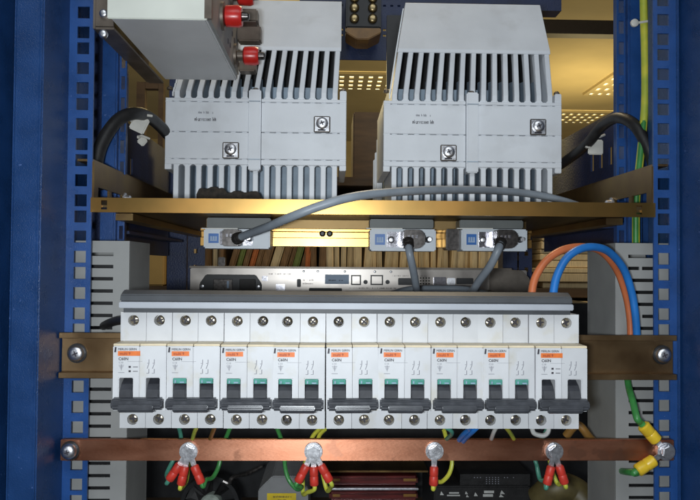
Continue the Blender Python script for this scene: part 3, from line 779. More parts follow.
def port(px0, py0, px1, py1):
    a, b, c, d = RECT(px0, py0, px1, py1, YS); fr = 0.0016
    o = build(MB().grid([a, a+fr, b-fr, b], [c, c+fr, d-fr, d], {(1, 1)}, YS-0.0016, YS-0.0002, lambda u, v, ww: (u, ww, v)), 'port_frame', 'black', t)
port(351, 275, 361, 285); port(370.5, 275, 383, 285)
for px_ in (365.5, 387.5):
    c = at(px_, 282, YS); build(MB().cyl((c.x, YS-0.0002, c.z), (c.x, YS-0.0016, c.z), 0.0028, n=12), 'audio_jack', 'black', t)
sbox(398, 278, 413, 285, 0.0002, 0.003, 'serial_port', 'black'); sbox(456, 278, 473, 284, 0.0002, 0.003, 'serial_port', 'black')
sbox(433, 277, 446, 285, 0.0002, 0.003, 'video_port', 'chrome'); sbox(447, 278, 455, 285, 0.0002, 0.0025, 'port_screws', 'bolt')
sbox(297, 279, 301, 287, 0.0002, 0.002, 'button', 'black'); sbox(262, 276, 268, 281, 0.0002, 0.003, 'latch', 'chrome')
sbox(276, 284, 285, 291, 0.0002, 0.003, 'latch', 'chrome'); sbox(309, 288, 342, 292, 0.0002, 0.0015, 'slot_frame', 'black')
mm = MB(); marks(mm, AX(303, YS), YS-0.0003, AZ(281, YS), 0.014, 0.0022, 3, lines=2, gap=0.0045)
marks(mm, AX(268, YS), YS-0.0003, AZ(275, YS), 0.03, 0.0018, 8, dens=0.5)
marks(mm, AX(392, YS), YS-0.0003, AZ(276, YS), 0.045, 0.0016, 21, dens=0.6); marks(mm, AX(350, YS), YS-0.0003, AZ(288.5, YS), 0.06, 0.0018, 22, dens=0.6)
marks(mm, AX(328, YS), YS-0.0008, AZ(281, YS), 0.02, 0.0022, 23, dens=0.8)
build(mm, 'small_print', 'ink', t)
for k_ in range(6):
    for j_ in range(3):
        c_ = at(415+k_*2.8, 278+j_*2.8, YS); build(MB().cyl((c_.x, YS-0.0001, c_.z), (c_.x, YS-0.0006, c_.z), 0.0011, n=8), 'vent_hole', 'beam', t)
for px_ in (304, 318, 345, 375, 391):
    build(screw_head(MB(), (AX(px_, YS), YS-0.0002, AZ(271.5, YS)), 0.0016, 0.001, 10), 'rivet', 'bolt', t, smooth=True)
build(screw_head(MB(), (AX(507, YS), YS-0.0002, AZ(286, YS)), 0.004, 0.002), 'case_screw', 'bolt', t, smooth=True)
build(MB().prism_y([(AX(489, YS), z0), (x1+0.002, z0), (x1+0.002, z1-0.012), (x1-0.008, z1-0.0015), (AX(489, YS), z1-0.0015)], YS-0.006, YS-0.0005), 'handle_plate', 'server_lid', t, bevel=0.001)
a, b, c, d = RECT(218, 257, 225, 267, YS+0.02)
build(MB().box(a, b, YS+0.02, YS+0.03, z1+0.0013, d), 'lid_catch', 'gunmetal', t, bevel=0.001)
# black block added below the server to keep that space dark
zq = z0 - 0.0005
o = build(MB().box(AX(140, YS), AX(600, YS), YS+0.012, YS+0.4, 0.9, zq), 'dark_backing', 'black', bevel=0.002)
tag(o, 'added black backing block under the metal rack server', 'chassis')

# ================================================================ wiring ducts
def duct(p_slot0, p_slot1, p_edge, p_back, py_top, label, side):
    Yf = 0.562; Ybk = 0.622
    xs0 = AX(p_slot0, Yf, 350); xs1 = AX(p_slot1, Yf, 350); xe = AX(p_edge, Yf, 350)
    zt = AZ(py_top, Yf, p_edge); zb0 = ZB+0.005
    t = thing('wiring_duct', label, 'wiring duct', (xe, Yf+0.03, zb0), 'slotted wiring ducts')
    vs = [zb0]; z = zt-0.0095; cuts = []
    while z > zb0+0.012: cuts.append((z-0.0028, z)); z -= 0.00985
    for a, b in sorted(cuts): vs += [a, b]
    vs.append(zt)
    order = sorted([xs0, xs1, xe]); 
    if side < 0: us = [xs0-0.02, xs0, xs1, xe]; hi = 1
    else: us = [xe, xs1, xs0, xs0+0.02]; hi = 1
    xm_ = us[1] + (us[2]-us[1])*0.32 if side > 0 else None
    if xm_:
        us = [xe, xs1, xs1+(xs0-xs1)*0.42, xs1+(xs0-xs1)*0.52, xs0, xs0+0.02]
        holes = {(i, 2*j+1) for j in range(len(cuts)) for i in (1, 2, 3)} - {(2, 2*j+1) for j in range(len(cuts)) if j % 4 in (1,)}
    else:
        holes = {(1, 2*j+1) for j in range(len(cuts))}
    fr = build(MB().grid(us, vs, holes, Yf, Yf+0.0018, lambda u, v, ww: (u, ww, v)), 'slotted_wall', 'duct', t)
    x2 = xe - 0.0016*(-side)
    build(MB().box(min(xe, xe-0.0016*side*-1), max(xe, xe+0.0016*side), Yf+0.002, Ybk, zb0, zt), 'plain_wall', 'duct', t)
    far = us[0] if side < 0 else us[-1]
    build(MB().box(min(far, xe), max(far, xe), Ybk+0.0002, Ybk+0.002, zb0, zt), 'back_wall', 'duct', t)
    # dark conductors filling the duct
    build(MB().box(min(far, xe+0.003*side), max(far, xe+0.003*side), Yf+0.022, Ybk-0.002, zb0, zt-0.012), 'packed_wires', 'black', t)
duct(88, 112, 128, 145, 241, 'grey slotted wiring duct beside the rail with the black cable', -1)
duct(655, 628.5, 615.5, 592, 243, 'grey slotted wiring duct beside the orange and blue cables', 1)

# ================================================================ DIN rail with the breakers
YDN = 0.535
zc = (AZ(332.5, YDN, 100)+AZ(377.5, YDN, 100)+AZ(337, YDN, 620)+AZ(379, YDN, 620))/4
h2 = 0.0175
xd0, xd1 = AX(58.5, YDN, 355), AX(677, YDN, 357)
din = thing('din_rail', 'yellow brown zinc DIN rail carrying the breaker row', 'rail', ((xd0+xd1)/2, YDN, zc-h2))
prof = [(YDN, zc+h2), (YDN, zc+h2-0.0045), (YDN+0.0062, zc+h2-0.0045), (YDN+0.0062, zc-h2+0.0045), (YDN, zc-h2+0.0045), (YDN, zc-h2),
        (YDN+0.0012, zc-h2), (YDN+0.0012, zc-h2+0.0033), (YDN+0.0074, zc-h2+0.0033), (YDN+0.0074, zc+h2-0.0033), (YDN+0.0012, zc+h2-0.0033), (YDN+0.0012, zc+h2)]
build(MB().prism_x(prof, xd0, xd1), 'rail_profile', 'din_brown', din, bevel=0.0003, seg=1)
for px_, py_ in ((74.5, 354), (665.5, 355.5)):
    c = at(px_, py_, YDN)
    o = build(MB().lathe((c.x, YDN+0.0061, c.z), (0, -1, 0), [(0, 0.0076), (0.0012, 0.0076), (0.0012, 0)], 24), 'washer', 'black', din, smooth=True)
    build(screw_head(MB(), (c.x, YDN+0.0048, c.z), 0.0059, 0.0036, 24), 'screw', 'bolt', o, smooth=True)
    build(cross_slot(MB(), (c.x, YDN+0.0006, c.z), 0.0030), 'screw_slot', 'ink', o)

YT, YLb = 0.4885, 0.4720           # terminal face, label face
PW = 0.0180                        # one pole
yt, yl = YT-YDN, YLb-YDN           # local (origin on the rail front, breaker centre)
def pole_mesh(sgn):
    m = MB(); g = 0.00012; x0, x1 = g, PW-g
    zt_, zl_ = 0.0405, 0.0225
    # terminal blocks: sides, top, bottom and holed fronts
    yb = -0.0008
    for s in (sgn,):
        za, zb2 = (zl_-0.0023, zt_) if s > 0 else (-zt_, -zl_-0.0027)
        cz = s*(0.0345)
        m.ring_face(x0, x1, za, zb2, PW/2, cz, 0.0038, yt, 0.006)
        m._add([(x0,yt,za),(x1,yt,za),(x1,yt,zb2),(x0,yt,zb2),(x0,yb,za),(x1,yb,za),(x1,yb,zb2),(x0,yb,zb2)],
               [(0,4,5,1),(2,6,7,3),(1,5,6,2),(0,3,7,4),(4,7,6,5)])
    return m
def cover_mesh():
    # front cover with the toggle opening
    g = 0.0001
    xs = [g, 0.0043, 0.0137, PW-g]; zs = [-0.0224, -0.0215, -0.0005, 0.0210]
    return MB().grid(xs, zs, {(1, 1)}, yl, yt+0.004, lambda u, v, ww: (u, ww, v))
def make_breaker(flags):
    t = thing('circuit_breaker', 'x', 'circuit breaker')
    for k in (0, 1):
        off = k*PW - PW
        for sgn in (1, -1):
            pm = pole_mesh(sgn); p = MB(); p._add([(v[0]+off, v[1], v[2]) for v in pm.v], pm.f)
            build(p, 'terminal_housing', 'white', t, local=True)
        build(MB().box(off+0.0002, off+PW-0.0002, yt+0.0064, -0.0008, -0.0248, 0.0198), 'pole_body', 'white', t, local=True)
        c = MB(); cm = cover_mesh(); c._add([(v[0]+off, v[1], v[2]-0.0025) for v in cm.v], cm.f)
        co = build(c, 'front_cover', 'white', t, local=True, bevel=0.0006)
        # aged yellowed ledge on top of the cover
        build(MB().prism_x([(yl+0.0001, 0.0186), (yl+0.0009, 0.0200), (yt-0.0002, 0.0200), (yt-0.0002, 0.0186)], off+0.0002, off+PW-0.0002), 'cover_ledge', 'cream_edge', co, local=True, bevel=0.0002, seg=1)
        # dark well behind the toggle
        build(MB().box(off+0.0036, off+0.0144, yt+0.0045, yt+0.006, -0.022, 0.0002), 'toggle_well', 'tog_lever', co, local=True)
        # lever: curved, from the well down to the bar
        prof = [(yl+0.011, -0.0008), (yl+0.0035, -0.0052), (yl+0.0008, -0.0085), (yl-0.0015, -0.0125), (yl-0.003, -0.0155), (yl+0.002, -0.0185), (yl+0.012, -0.019)]
        lv = build(MB().prism_x(prof, off+0.0047, off+0.0133), 'toggle', 'tog_lever', t, local=True, bevel=0.0007)
        if flags:
            build(MB().prism_x([(yl+0.0002, -0.0007), (yl-0.0001, -0.0012), (yl+0.0007, -0.0042), (yl+0.0022, -0.0044), (yl+0.0022, -0.0007)], off+0.0046, off+0.0134), 'green_flag', 'green', t, local=True)
            build(MB().box(off+0.0058, off+0.0066, yl-0.0006, yl-0.0001, -0.0036, -0.0018), 'flag_mark', 'sticker_pale', t, local=True)
            build(MB().box(off+0.0092, off+0.0122, yl-0.0006, yl-0.0001, -0.0036, -0.0028), 'flag_mark', 'sticker_pale', t, local=True)
        for s in (1, -1):
            rr = 0.0034; c_ = (off+PW/2+random.uniform(-0.0002, 0.0002), yt+0.0052, s*0.0345)
            sc = build(screw_head(MB(), c_, rr, 0.0022), 'terminal_screw', 'screw', t, local=True, smooth=True)
            build(cross_slot(MB(), (c_[0], c_[1]-0.0027, c_[2]), rr, random.uniform(0, 3)), 'screw_slot', 'ink', sc, local=True)
    # tie bar across both toggles: faceted grip
    prof = [(yl-0.0012, -0.0128), (yl-0.0058, -0.0138), (yl-0.0078, -0.0160), (yl-0.0078, -0.0186), (yl-0.0060, -0.0208), (yl-0.0012, -0.0218)]
    bar = build(MB().prism_x(prof, -PW+0.0009, PW-0.0009), 'tie_bar', 'tog', t, local=True, bevel=0.0011)
    build(MB().prism_x([(yl-0.0074, -0.0166), (yl-0.0092, -0.0172), (yl-0.0097, -0.0192), (yl-0.0088, -0.0214), (yl-0.0066, -0.0226), (yl-0.0052, -0.0212)], -0.0118, 0.0118), 'grip_tab', 'tog', bar, local=True, bevel=0.0006)
    # printing
    yp = yl-0.00025; xL = -PW+0.0035
    build(MB()._add([(xL-0.0025,yp,0.0168),(xL-0.0012,yp,0.0168),(xL-0.0009,yp,0.0202),(xL-0.0020,yp,0.0204)], [(0,1,2,3)]), 'emblem', 'ink', t, local=True)
    text('MERLIN GERIN', 0.0021, 'maker_lettering', 'ink', t, xL, yp, 0.0182, sx=0.92, bold=0.00003)
    wb = 0.0150 if not flags else 0.0118
    ob = build(MB().box(xL, xL+wb, yl-0.0003, yl-0.0001, 0.0144, 0.0176), 'orange_band', 'orange', t, local=True)
    text('multi 9', 0.0026, 'band_lettering', 'ink_red', ob, xL+0.0012, yl-0.00045, 0.0151, bold=0.00005)
    text('C60N', 0.0027, 'type_lettering', 'ink', t, xL+0.0004, yp, 0.0115, bold=0.00006)
    text('C10', 0.0018, 'rating_lettering', 'ink_grey', t, xL+0.0006, yp, 0.0092)
    mm = MB()
    mm.box(xL+0.0065, xL+0.0165, yp-0.00002, yp, 0.0106, 0.01075)
    for k in range(5):
        a0 = 0.0056; 
        mm.box(xL+0.0006+0.0003*k, xL+0.0042-0.0003*k, yp-0.00002, yp, a0+0.0006*(4-k), a0+0.0006*(4-k)+0.00022)
    mm.box(xL+0.0023, xL+0.00255, yp-0.00004, yp-0.00002, 0.0046, 0.0088)
    mm.box(xL+0.0003, xL+0.0045, yp-0.00002, yp, 0.0030, 0.0033)
    build(mm, 'wiring_symbol', 'ink_grey', t, local=True)
    # contact diagram on the second pole
    dg = MB()
    for dx in (0.0062, 0.0098):
        for za, zb2, sl in ((0.0094, 0.0120, 0.0), (0.0058, 0.0092, -0.0012), (0.0026, 0.0056, 0.0)):
            dg._add([(dx+sl, yp, za), (dx+sl+0.00045, yp, za), (dx+0.00045, yp, zb2), (dx, yp, zb2)][::-1], [(0,1,2,3)])
        dg.box(dx-0.001, dx+0.0004, yp-0.00002, yp, 0.0093, 0.0096); dg.box(dx-0.0014, dx, yp-0.00002, yp, 0.0025, 0.0028)
    build(dg, 'contact_diagram', 'ink_grey', t, local=True)
    if not flags:
        sq = MB()
        for zz in (0.0034, 0.0063):
            sq.box(xL+0.0073, xL+0.0088, yp-0.00002, yp, zz, zz+0.0013); sq.box(xL+0.0102, xL+0.0135, yp-0.00002, yp, zz+0.0004, zz+0.0008)
        build(sq, 'test_marks', 'ink', t, local=True)
    for o in t.children_recursive:             # the cover sits a little below the terminal centre
        if o.name.split('.')[0] not in ('terminal_housing', 'pole_body', 'front_cover', 'cover_ledge', 'terminal_screw', 'screw_slot'):
            for v in o.data.vertices: v.co.z -= 0.0025
    return t
xbr0, xbr1 = AX(113, YLb, 365), AX(587, YLb, 368)
pitch = (xbr1-xbr0)/9
proto_plain = make_breaker(False); proto_flag = make_breaker(True)
ordn = ['', 'second', 'third', 'fourth', 'fifth', 'sixth', 'seventh', 'eighth']
for i in range(9):
    if i == 0: b = proto_plain
    elif i == 8: b = copy_tree(proto_plain)
    elif i == 1: b = proto_flag
    else: b = copy_tree(proto_flag)
    b.rotation_euler = (0, R(random.uniform(-0.45, 0.45)), R(random.uniform(-0.5, 0.5)))
    b.location = (xbr0 + pitch*(i+0.5) + random.uniform(-0.00015, 0.00015), YDN, zc - 0.0040 + random.uniform(-0.0003, 0.0003))
    if i == 0: lb = 'white two-pole breaker without green flags at the black cable end'
    elif i == 8: lb = 'white two-pole breaker without green flags at the orange and blue cable end'
    else: lb = 'white two-pole breaker with green flags, %s in the row from the black cable' % ordn[i]
    tag(b, lb, 'circuit breaker', 'circuit breakers on the DIN rail')
print('PITCH', pitch)
# end stop
x0, x1, z0, z1 = RECT(588.5, 380, 592.5, 412, YDN-0.03)
o = build(MB().prism_x([(YDN-0.001, zc+0.02), (YDN-0.02, zc+0.014), (YDN-0.03, zc-0.006), (YDN-0.03, zc-0.030), (YDN-0.001, zc-0.032)], xbr1+0.0008, xbr1+0.0068), 'end_stop', 'cream_edge', bevel=0.001)
tag(o, 'tan plastic end stop clamped beside the last breaker', 'end stop')

# busbar cover over the upper terminals
cx0, cx1 = AX(119, 0.478, 303), AX(573.5, 0.478, 303)
def cz_(py, Y): return AZ(py, Y, 345)
zB_, zM, zF_, zT_ = cz_(313.6, 0.4835), cz_(309.3, 0.4775), cz_(303.2, 0.4775), cz_(291.3, 0.486)
t = thing('busbar_cover', 'grey plastic comb busbar along the upper breaker terminals', 'busbar', ((cx0+cx1)/2, 0.49, zB_))
build(MB().prism_x([(0.4775, zM), (0.4775, zF_), (0.494, zF_), (0.494, zM)], cx0, cx1), 'front_strip', 'comb', t, bevel=0.0005)
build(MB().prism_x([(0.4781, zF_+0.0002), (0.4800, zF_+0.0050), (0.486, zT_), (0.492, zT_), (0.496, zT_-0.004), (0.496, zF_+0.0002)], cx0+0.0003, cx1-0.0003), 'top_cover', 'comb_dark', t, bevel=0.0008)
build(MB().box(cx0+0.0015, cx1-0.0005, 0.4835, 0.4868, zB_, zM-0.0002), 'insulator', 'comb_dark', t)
# ================================================================ cables around the breakers
def cable(name, pts, r, mt, label, cat='cable', group=None, n=12):
    o = build(MB().tube(pts, r, n), name, mt, smooth=True); return tag(o, label, cat, group)
cable('power_cable', [P(533, 306, 0.503), P(532, 292, 0.505), P(536, 276, 0.507), P(547, 260, 0.51), P(564, 249.5, 0.515), P(585, 247, 0.525), P(602, 252, 0.535), P(617, 270, 0.545), P(626, 295, 0.551), P(630, 318, 0.553), P(631, 340, 0.554), P(631.5, 358, 0.555)], 0.0029, 'wire_orange', 'orange brown insulated cable arching beside the blue one')
cable('power_cable', [P(553, 306, 0.496), P(553.5, 292, 0.498), P(557, 276, 0.50), P(566, 259, 0.503), P(579, 249.5, 0.507), P(594, 247, 0.515), P(609, 252, 0.526), P(623, 268, 0.537), P(631, 290, 0.543), P(635, 312, 0.5455), P(637, 338, 0.549), P(637, 358, 0.553)], 0.0030, 'wire_blue', 'blue insulated cable arching from the busbar to the duct')
cable('power_cable', [P(80, 338, 0.60), P(98, 329, 0.575), P(112, 322, 0.545), P(124, 320, 0.52), P(134, 322, 0.50)], 0.0035, 'rubber', 'black cable entering the breaker row from the duct')
# black conduits looping past the unit sides
cable('black_conduit', [P(96, 190, 0.60), P(96, 165, 0.60), P(102, 143, 0.605), P(117, 121, 0.615), P(134, 113.5, 0.63), P(150, 118, 0.67), P(168, 135, 0.72), P(185, 160, 0.76)], 0.0058, 'rubber', 'black conduit looping beside the heatsink unit under the hanging box')
cable('black_conduit', [P(656, 195, 0.60), P(654, 168, 0.60), P(647, 146, 0.602), P(634, 125, 0.61), P(618, 118, 0.63), P(602, 126, 0.66), P(588, 143, 0.68), P(570, 158, 0.715), P(545, 175, 0.76)], 0.0052, 'rubber', 'black conduit looping beside the green yellow wire')
# cable tie mounts
def tie_mount(px_, py_, Y, label, s=0.0075, flat=True):
    c = at(px_, py_, Y)
    t = thing('cable_tie_mount', label, 'cable tie', tuple(c), 'nylon cable tie mounts')
    build(MB().box(-s, s, 0, 0.003, -s, s), 'adhesive_base', 'nylon', t, local=True, bevel=0.001)
    build(MB().tube([(-s*1.2, -0.001, s*0.2), (-s*0.6, -0.004, s*0.9), (s*0.4, -0.004, s*1.3), (s*1.1, -0.001, s*1.6)], 0.0012, 8), 'tie_strap', 'nylon', t, local=True, smooth=True)
    build(MB().box(-s*1.5, -s*0.8, -0.003, 0.001, -s*0.2, s*0.6), 'tie_head', 'nylon', t, local=True, bevel=0.0008)
    return t
t1 = tie_mount(139, 124, 0.65, 'white cable tie mount on the conduit beside the hanging box'); t1.rotation_euler = (0, R(25), 0)
t1b = tie_mount(142, 141, 0.68, 'loose white cable tie tail below the conduit by the hanging box', 0.004); t1b.rotation_euler = (0, R(40), 0)
t2 = tie_mount(596, 147, 0.68, 'white cable tie mount on the dark plate by the looping conduit')
t3 = tie_mount(652, 20, 0.61, 'white cable tie mount holding the green yellow wire', 0.007); t3.rotation_euler = (0, R(-30), R(20))
o = build(MB().lathe(at(634, 23.5, 0.60), (0, -1, 0), [(0, 0.0035), (0.002, 0.0035), (0.003, 0.002), (0.003, 0)], 12).cyl(at(634, 23.5, 0.60), at(650, 21, 0.60), 0.0011, n=8), 'tie_end', 'nylon', smooth=True)
tag(o, 'cut end of a white cable tie across the green yellow wire', 'cable tie')
# tall earth wire
t = thing('earth_wire', 'tall green yellow earth wire running up beside the right-hand rail post', 'wire', tuple(at(643, 230, 0.60)), 'earth wires')
t['label'] = 'tall green yellow earth wire tied up along the perforated blue post'
wp = [(643, -25), (644, 20), (645, 60), (645, 100), (643, 130), (640, 160), (637, 190), (636, 215), (636, 250)]
build(MB().tube([P(a, b, 0.605) for a, b in wp], 0.0034, 12), 'yellow_side', 'wire_yellow', t, smooth=True)
build(MB().tube([tuple(at(a, b, 0.605)+Vector((0.0012*(1 if b < 110 else -0.6), -0.0014 if b > 110 else 0.0009, 0))) for a, b in wp], 0.0026, 10), 'green_stripe', 'wire_green', t, smooth=True)

# ================================================================ copper earth bar
YCu = 0.540
x0, x1 = AX(62, YCu, 448), AX(672, YCu, 450)
zc0 = (AZ(459.5, YCu, 300)); zc1 = AZ(438.5, YCu, 300)
bar = thing('copper_busbar', 'copper earth bar bolted across the rack below the breakers', 'busbar', ((x0+x1)/2, YCu, zc0))
build(MB().box(x0, x1, YCu-0.0035, YCu+0.002, zc0, zc1), 'bar', 'copper', bar, bevel=0.0006)
zmid = (zc0+zc1)/2
def bar_bolt(px_, hexa, r=0.0069, wash='bolt'):
    x = AX(px_, YCu-0.0035, 450); y = YCu-0.0037
    o = build(MB().lathe((x, y, zmid), (0, -1, 0), [(0, r), (0.0013, r), (0.0013, 0)], 24), 'washer', wash, bar, smooth=True)
    if hexa:
        a0 = random.uniform(0, 1)
        pr = [(x+math.cos(a0+k*math.pi/3)*r*0.82, zmid+0.0006+math.sin(a0+k*math.pi/3)*r*0.82) for k in range(6)]
        build(MB().prism_y(pr, y-0.0085, y-0.0039), 'bolt_head', 'bolt', o, bevel=0.0009)
        build(MB().lathe((x, y-0.0013, zmid), (0, -1, 0), [(0, r*0.75), (0.0025, r*0.75), (0.0025, 0)], 18), 'lock_washer', 'chrome', o, smooth=True)
    else:
        build(screw_head(MB(), (x, y-0.0014, zmid), r*0.8, 0.005, 24), 'bolt_head', 'bolt', o, smooth=True)
        build(cross_slot(MB(), (x, y-0.0072, zmid), r*0.36, 0.3), 'screw_slot', 'ink', o)
    return x
bL = bar_bolt(70.5, False, 0.0072, 'black')
b1 = bar_bolt(189.5, True); b2 = bar_bolt(313.5, True); b3 = bar_bolt(434, True); b4 = bar_bolt(553, True); b5 = bar_bolt(664, True, 0.0068)

YLg = YCu - 0.0062
def lug_wire(bx, ang, wpts, label, sleeve='lug_red', wire='wire_green', k=0, L=0.0145, r=0.0033, r_w=0.0017, group='earth wires with red lugs'):
    """ring terminal on a bolt; ang from straight down (+ to the right), wire path in photo pixels"""
    d = Vector((math.sin(ang), 0, -math.cos(ang))); n_ = Vector((math.cos(ang), 0, math.sin(ang)))
    c = Vector((bx, YLg - 0.0002 - 0.0005*k, zmid))
    t = thing('earth_wire', label, 'earth wire', tuple(c), group)
    prof = []
    for i in range(15):
        a = R(-60) + (R(300)-0)*i/14
        prof.append(c + (n_*math.cos(a+R(0)) + -d*math.sin(a))*0.0072)
    # tongue
    q = [c + d*0.005 + n_*0.0022, c + d*0.0135 + n_*0.0019, c + d*0.0135 - n_*0.0019, c + d*0.005 - n_*0.0022]
    m = MB(); m.lathe(c+Vector((0, 0.0004, 0)), (0, -1, 0), [(0, 0.0070), (0.0007, 0.0070), (0.0007, 0)], 18)
    m._add([tuple(p+Vector((0, -0.0004, 0))) for p in q] + [tuple(p+Vector((0, 0.0005, 0))) for p in q], [(0,1,2,3),(7,6,5,4),(0,4,5,1),(1,5,6,2),(2,6,7,3),(3,7,4,0)])
    build(m, 'ring_terminal', 'bolt', t)
    s0 = c + d*0.0112 + Vector((0, -0.001, 0)); s1 = s0 + d*L
    build(MB().lathe(s0, d, [(0, r*0.8), (0.001, r), (L*0.45, r*1.02), (L*0.5, r*0.92), (L*0.55, r*1.02), (L-0.001, r*1.05), (L, r*0.85), (L, 0)], 14), 'lug_sleeve', sleeve, t, smooth=True)
    P0 = s1 - d*0.001
    build(MB().tube([tuple(P0), tuple(P0 + d*0.004)] + [P(*q_) for q_ in wpts], r_w, 9), 'wire', wire, t, smooth=True)
    return t
lug_wire(b1, R(-34), [(168, 480, 0.536), (167, 473, 0.545), (174, 458, 0.552), (181, 440, 0.551), (178, 424, 0.545)], 'teal earth wire on the red lug turned farthest from the grey box', wire='wire_teal', k=1)
lug_wire(b1, R(-12), [(183, 486, 0.548), (187, 478, 0.556), (189, 455, 0.56)], 'yellow tipped earth wire in the middle red lug of three', wire='wire_yellow', k=0)
lug_wire(b1, R(24), [(206, 480, 0.536), (213, 477, 0.545), (219, 465, 0.552), (222, 448, 0.553), (230, 428, 0.546)], 'green earth wire looping up from its red lug near the fan', wire='wire_green', k=2)
lug_wire(b2, R(-27), [(301, 487, 0.54), (297, 489, 0.548), (289, 480, 0.552), (285, 466, 0.554), (284, 448, 0.553), (277, 428, 0.546)], 'green yellow earth wire looping over the grey box with yellow sticker', wire='wire_green', k=1)
lug_wire(b2, R(2), [(308, 492, 0.54), (303, 493, 0.552), (304, 470, 0.556), (311, 440, 0.553), (320, 428, 0.546)], 'short earth wire in the middle red lug beside the grey box', wire='wire_yellow', k=0)
lug_wire(b2, R(30), [(331, 487, 0.54), (327, 490, 0.552), (322, 470, 0.556), (318, 440, 0.553), (325, 429, 0.546)], 'olive earth wire in the red lug beside the maroon modules', wire='wire_yellow', k=2)
lug_wire(b3, R(-2), [(436, 482, 0.54), (442, 481.5, 0.545), (449, 474, 0.55), (452, 462, 0.553), (449, 448, 0.553), (444, 430, 0.546)], 'green yellow earth wire curling up from a single red lug', wire='wire_yellow', k=0)
lug_wire(b4, R(-14), [(545, 481, 0.54), (540, 479, 0.548), (537, 466, 0.553), (535, 452, 0.554), (548, 428, 0.546)], 'teal earth wire looping from a red lug beside the olive sleeve', wire='wire_teal', k=1)
lug_wire(b4, R(18), [(563, 482, 0.545), (558, 484, 0.555), (552, 470, 0.56), (548, 452, 0.56)], 'yellow earth wire in the red lug over the olive sleeve', wire='wire_yellow', k=0)
lug_wire(b5, R(180+42), [(637, 418, 0.53), (633, 402, 0.54), (629, 388, 0.552), (627, 375, 0.562)], 'green wire rising from a yellow lug to the slotted duct', sleeve='lug_yellow', k=0, L=0.0165, r=0.0048, r_w=0.0027, group='earth wires with yellow lugs')
lug_wire(b5, R(-58), [(638, 472, 0.535), (629, 472, 0.545), (622, 471, 0.562)], 'green wire running from a yellow lug into the duct slots', sleeve='lug_yellow', k=1, L=0.0165, r=0.0048, r_w=0.0027, group='earth wires with yellow lugs')
# conductors from the lower breaker terminals dropping behind the bar
def drop(pts, mt, label, r=0.0016):
    pts = [p for p in pts if p[1] < 457]; pts[-1] = (pts[-1][0], 451 if pts[-1][1] > 440 else pts[-1][1], pts[-1][2])
    cable('drop_wire', [P(*p) for p in pts], r, mt, label, 'wire', 'wires dropping behind the copper bar', 9)
drop([(198, 424, 0.515), (194, 434, 0.53), (190, 446, 0.56), (186, 475, 0.60), (184, 505, 0.64)], 'wire_yellow', 'yellow wire dropping behind the bar beside the first hexagon bolt')
drop([(216, 424, 0.515), (212, 434, 0.53), (206, 446, 0.56), (204, 475, 0.60)], 'amber', 'brown wire dropping behind the bar near the fan')
drop([(459, 424, 0.51), (470, 428, 0.515), (462, 436, 0.53), (452, 448, 0.56), (446, 480, 0.60)], 'wire_blue', 'blue wire bending down behind the copper bar', 0.002)
drop([(480, 424, 0.51), (474, 430, 0.515), (464, 440, 0.535), (458, 452, 0.56), (456, 480, 0.60)], 'wire_blue', 'second blue wire bending down beside the first', 0.002)
drop([(440, 424, 0.515), (452, 432, 0.52), (446, 440, 0.54), (440, 455, 0.56)], 'wire_teal', 'dark green wire crossing behind the bar by the single lug bolt')
drop([(503, 424, 0.51), (511, 434, 0.53), (520, 446, 0.56), (526, 480, 0.60)], 'wire_yellow', 'yellow wire slanting behind the copper bar over the dark module')
drop([(497, 426, 0.52), (493, 434, 0.53), (488, 446, 0.56), (486, 480, 0.60)], 'wire_white', 'pale grey wire slanting behind the copper bar')
drop([(532, 426, 0.512), (534, 433, 0.512), (543, 435.5, 0.513), (548, 432, 0.514), (549, 424, 0.515)], 'wire_white', 'white wire looped under the breaker terminals', 0.0018)

# ================================================================ equipment below the bar
YQ = 0.76
x0, x1, z0, z1 = RECT(258, 476, 308, 540, YQ-0.06)
t = thing('grey_module', 'grey box with chamfered top and yellow warning sticker below the bar', 'module', ((x0+x1)/2, YQ-0.03, z0))
build(MB().prism_y([(x0, z0), (x1, z0), (x1, z1-0.012), (x1-0.010, z1), (x0+0.014, z1), (x0, z1-0.014)], YQ-0.06, YQ+0.03), 'case', 'grey_box', t, bevel=0.001)
a, b, c, d = RECT(267, 493, 296, 520, YQ-0.06)
s = build(MB().box(a, b, YQ-0.0605, YQ-0.0602, c, d), 'yellow_sticker', 'sticker_yellow', t)
build(marks(MB(), a+0.006, YQ-0.0608, d-0.0042, 0.018, 0.0022, 11, dens=0.9), 'sticker_print', 'ink', s)
build(marks(MB(), a+0.011, YQ-0.0608, d-0.0076, 0.008, 0.0022, 12, dens=0.9), 'sticker_print', 'ink', s)
# maroon modules with bright edges
for i, (py0, py1) in enumerate(((476.5, 485.5), (492, 501))):
    x0, x1, z0, z1 = RECT(329, py0, 418, py1, YQ)
    t = thing('maroon_module', ('upper' if i == 0 else 'lower') + ' dark maroon module with a bright edge strip below the copper bar', 'module', ((x0+x1)/2, YQ, z0), 'maroon modules')
    build(MB().box(x0, x1, YQ, YQ+0.1, z0, z1), 'body', 'maroon', t, bevel=0.0025)
    zz = AZ(py1+3.0, YQ); 
    build(MB().box(x0+0.002, x1, YQ-0.006, YQ-0.0005, zz, zz+0.0022), 'edge_strip', 'bolt', t, bevel=0.0006)
    build(MB().box(x0+0.004, x0+0.012, YQ-0.0007, YQ-0.0001, (z0+z1)/2, z1-0.002), 'corner_clip', 'amber', t)
    build(MB().box(x1-0.016, x1-0.002, YQ-0.0007, YQ-0.0001, (z0+z1)/2, z1-0.002), 'corner_clip', 'amber', t)
x0, x1, z0, z1 = RECT(325, 469.8, 428, 471.6, YQ)
o = build(MB().box(x0, x1, YQ-0.003, YQ+0.12, z0, z1), 'module_tray', 'zinc_dull', bevel=0.0005); tag(o, 'thin metal tray above the maroon modules', 'tray')
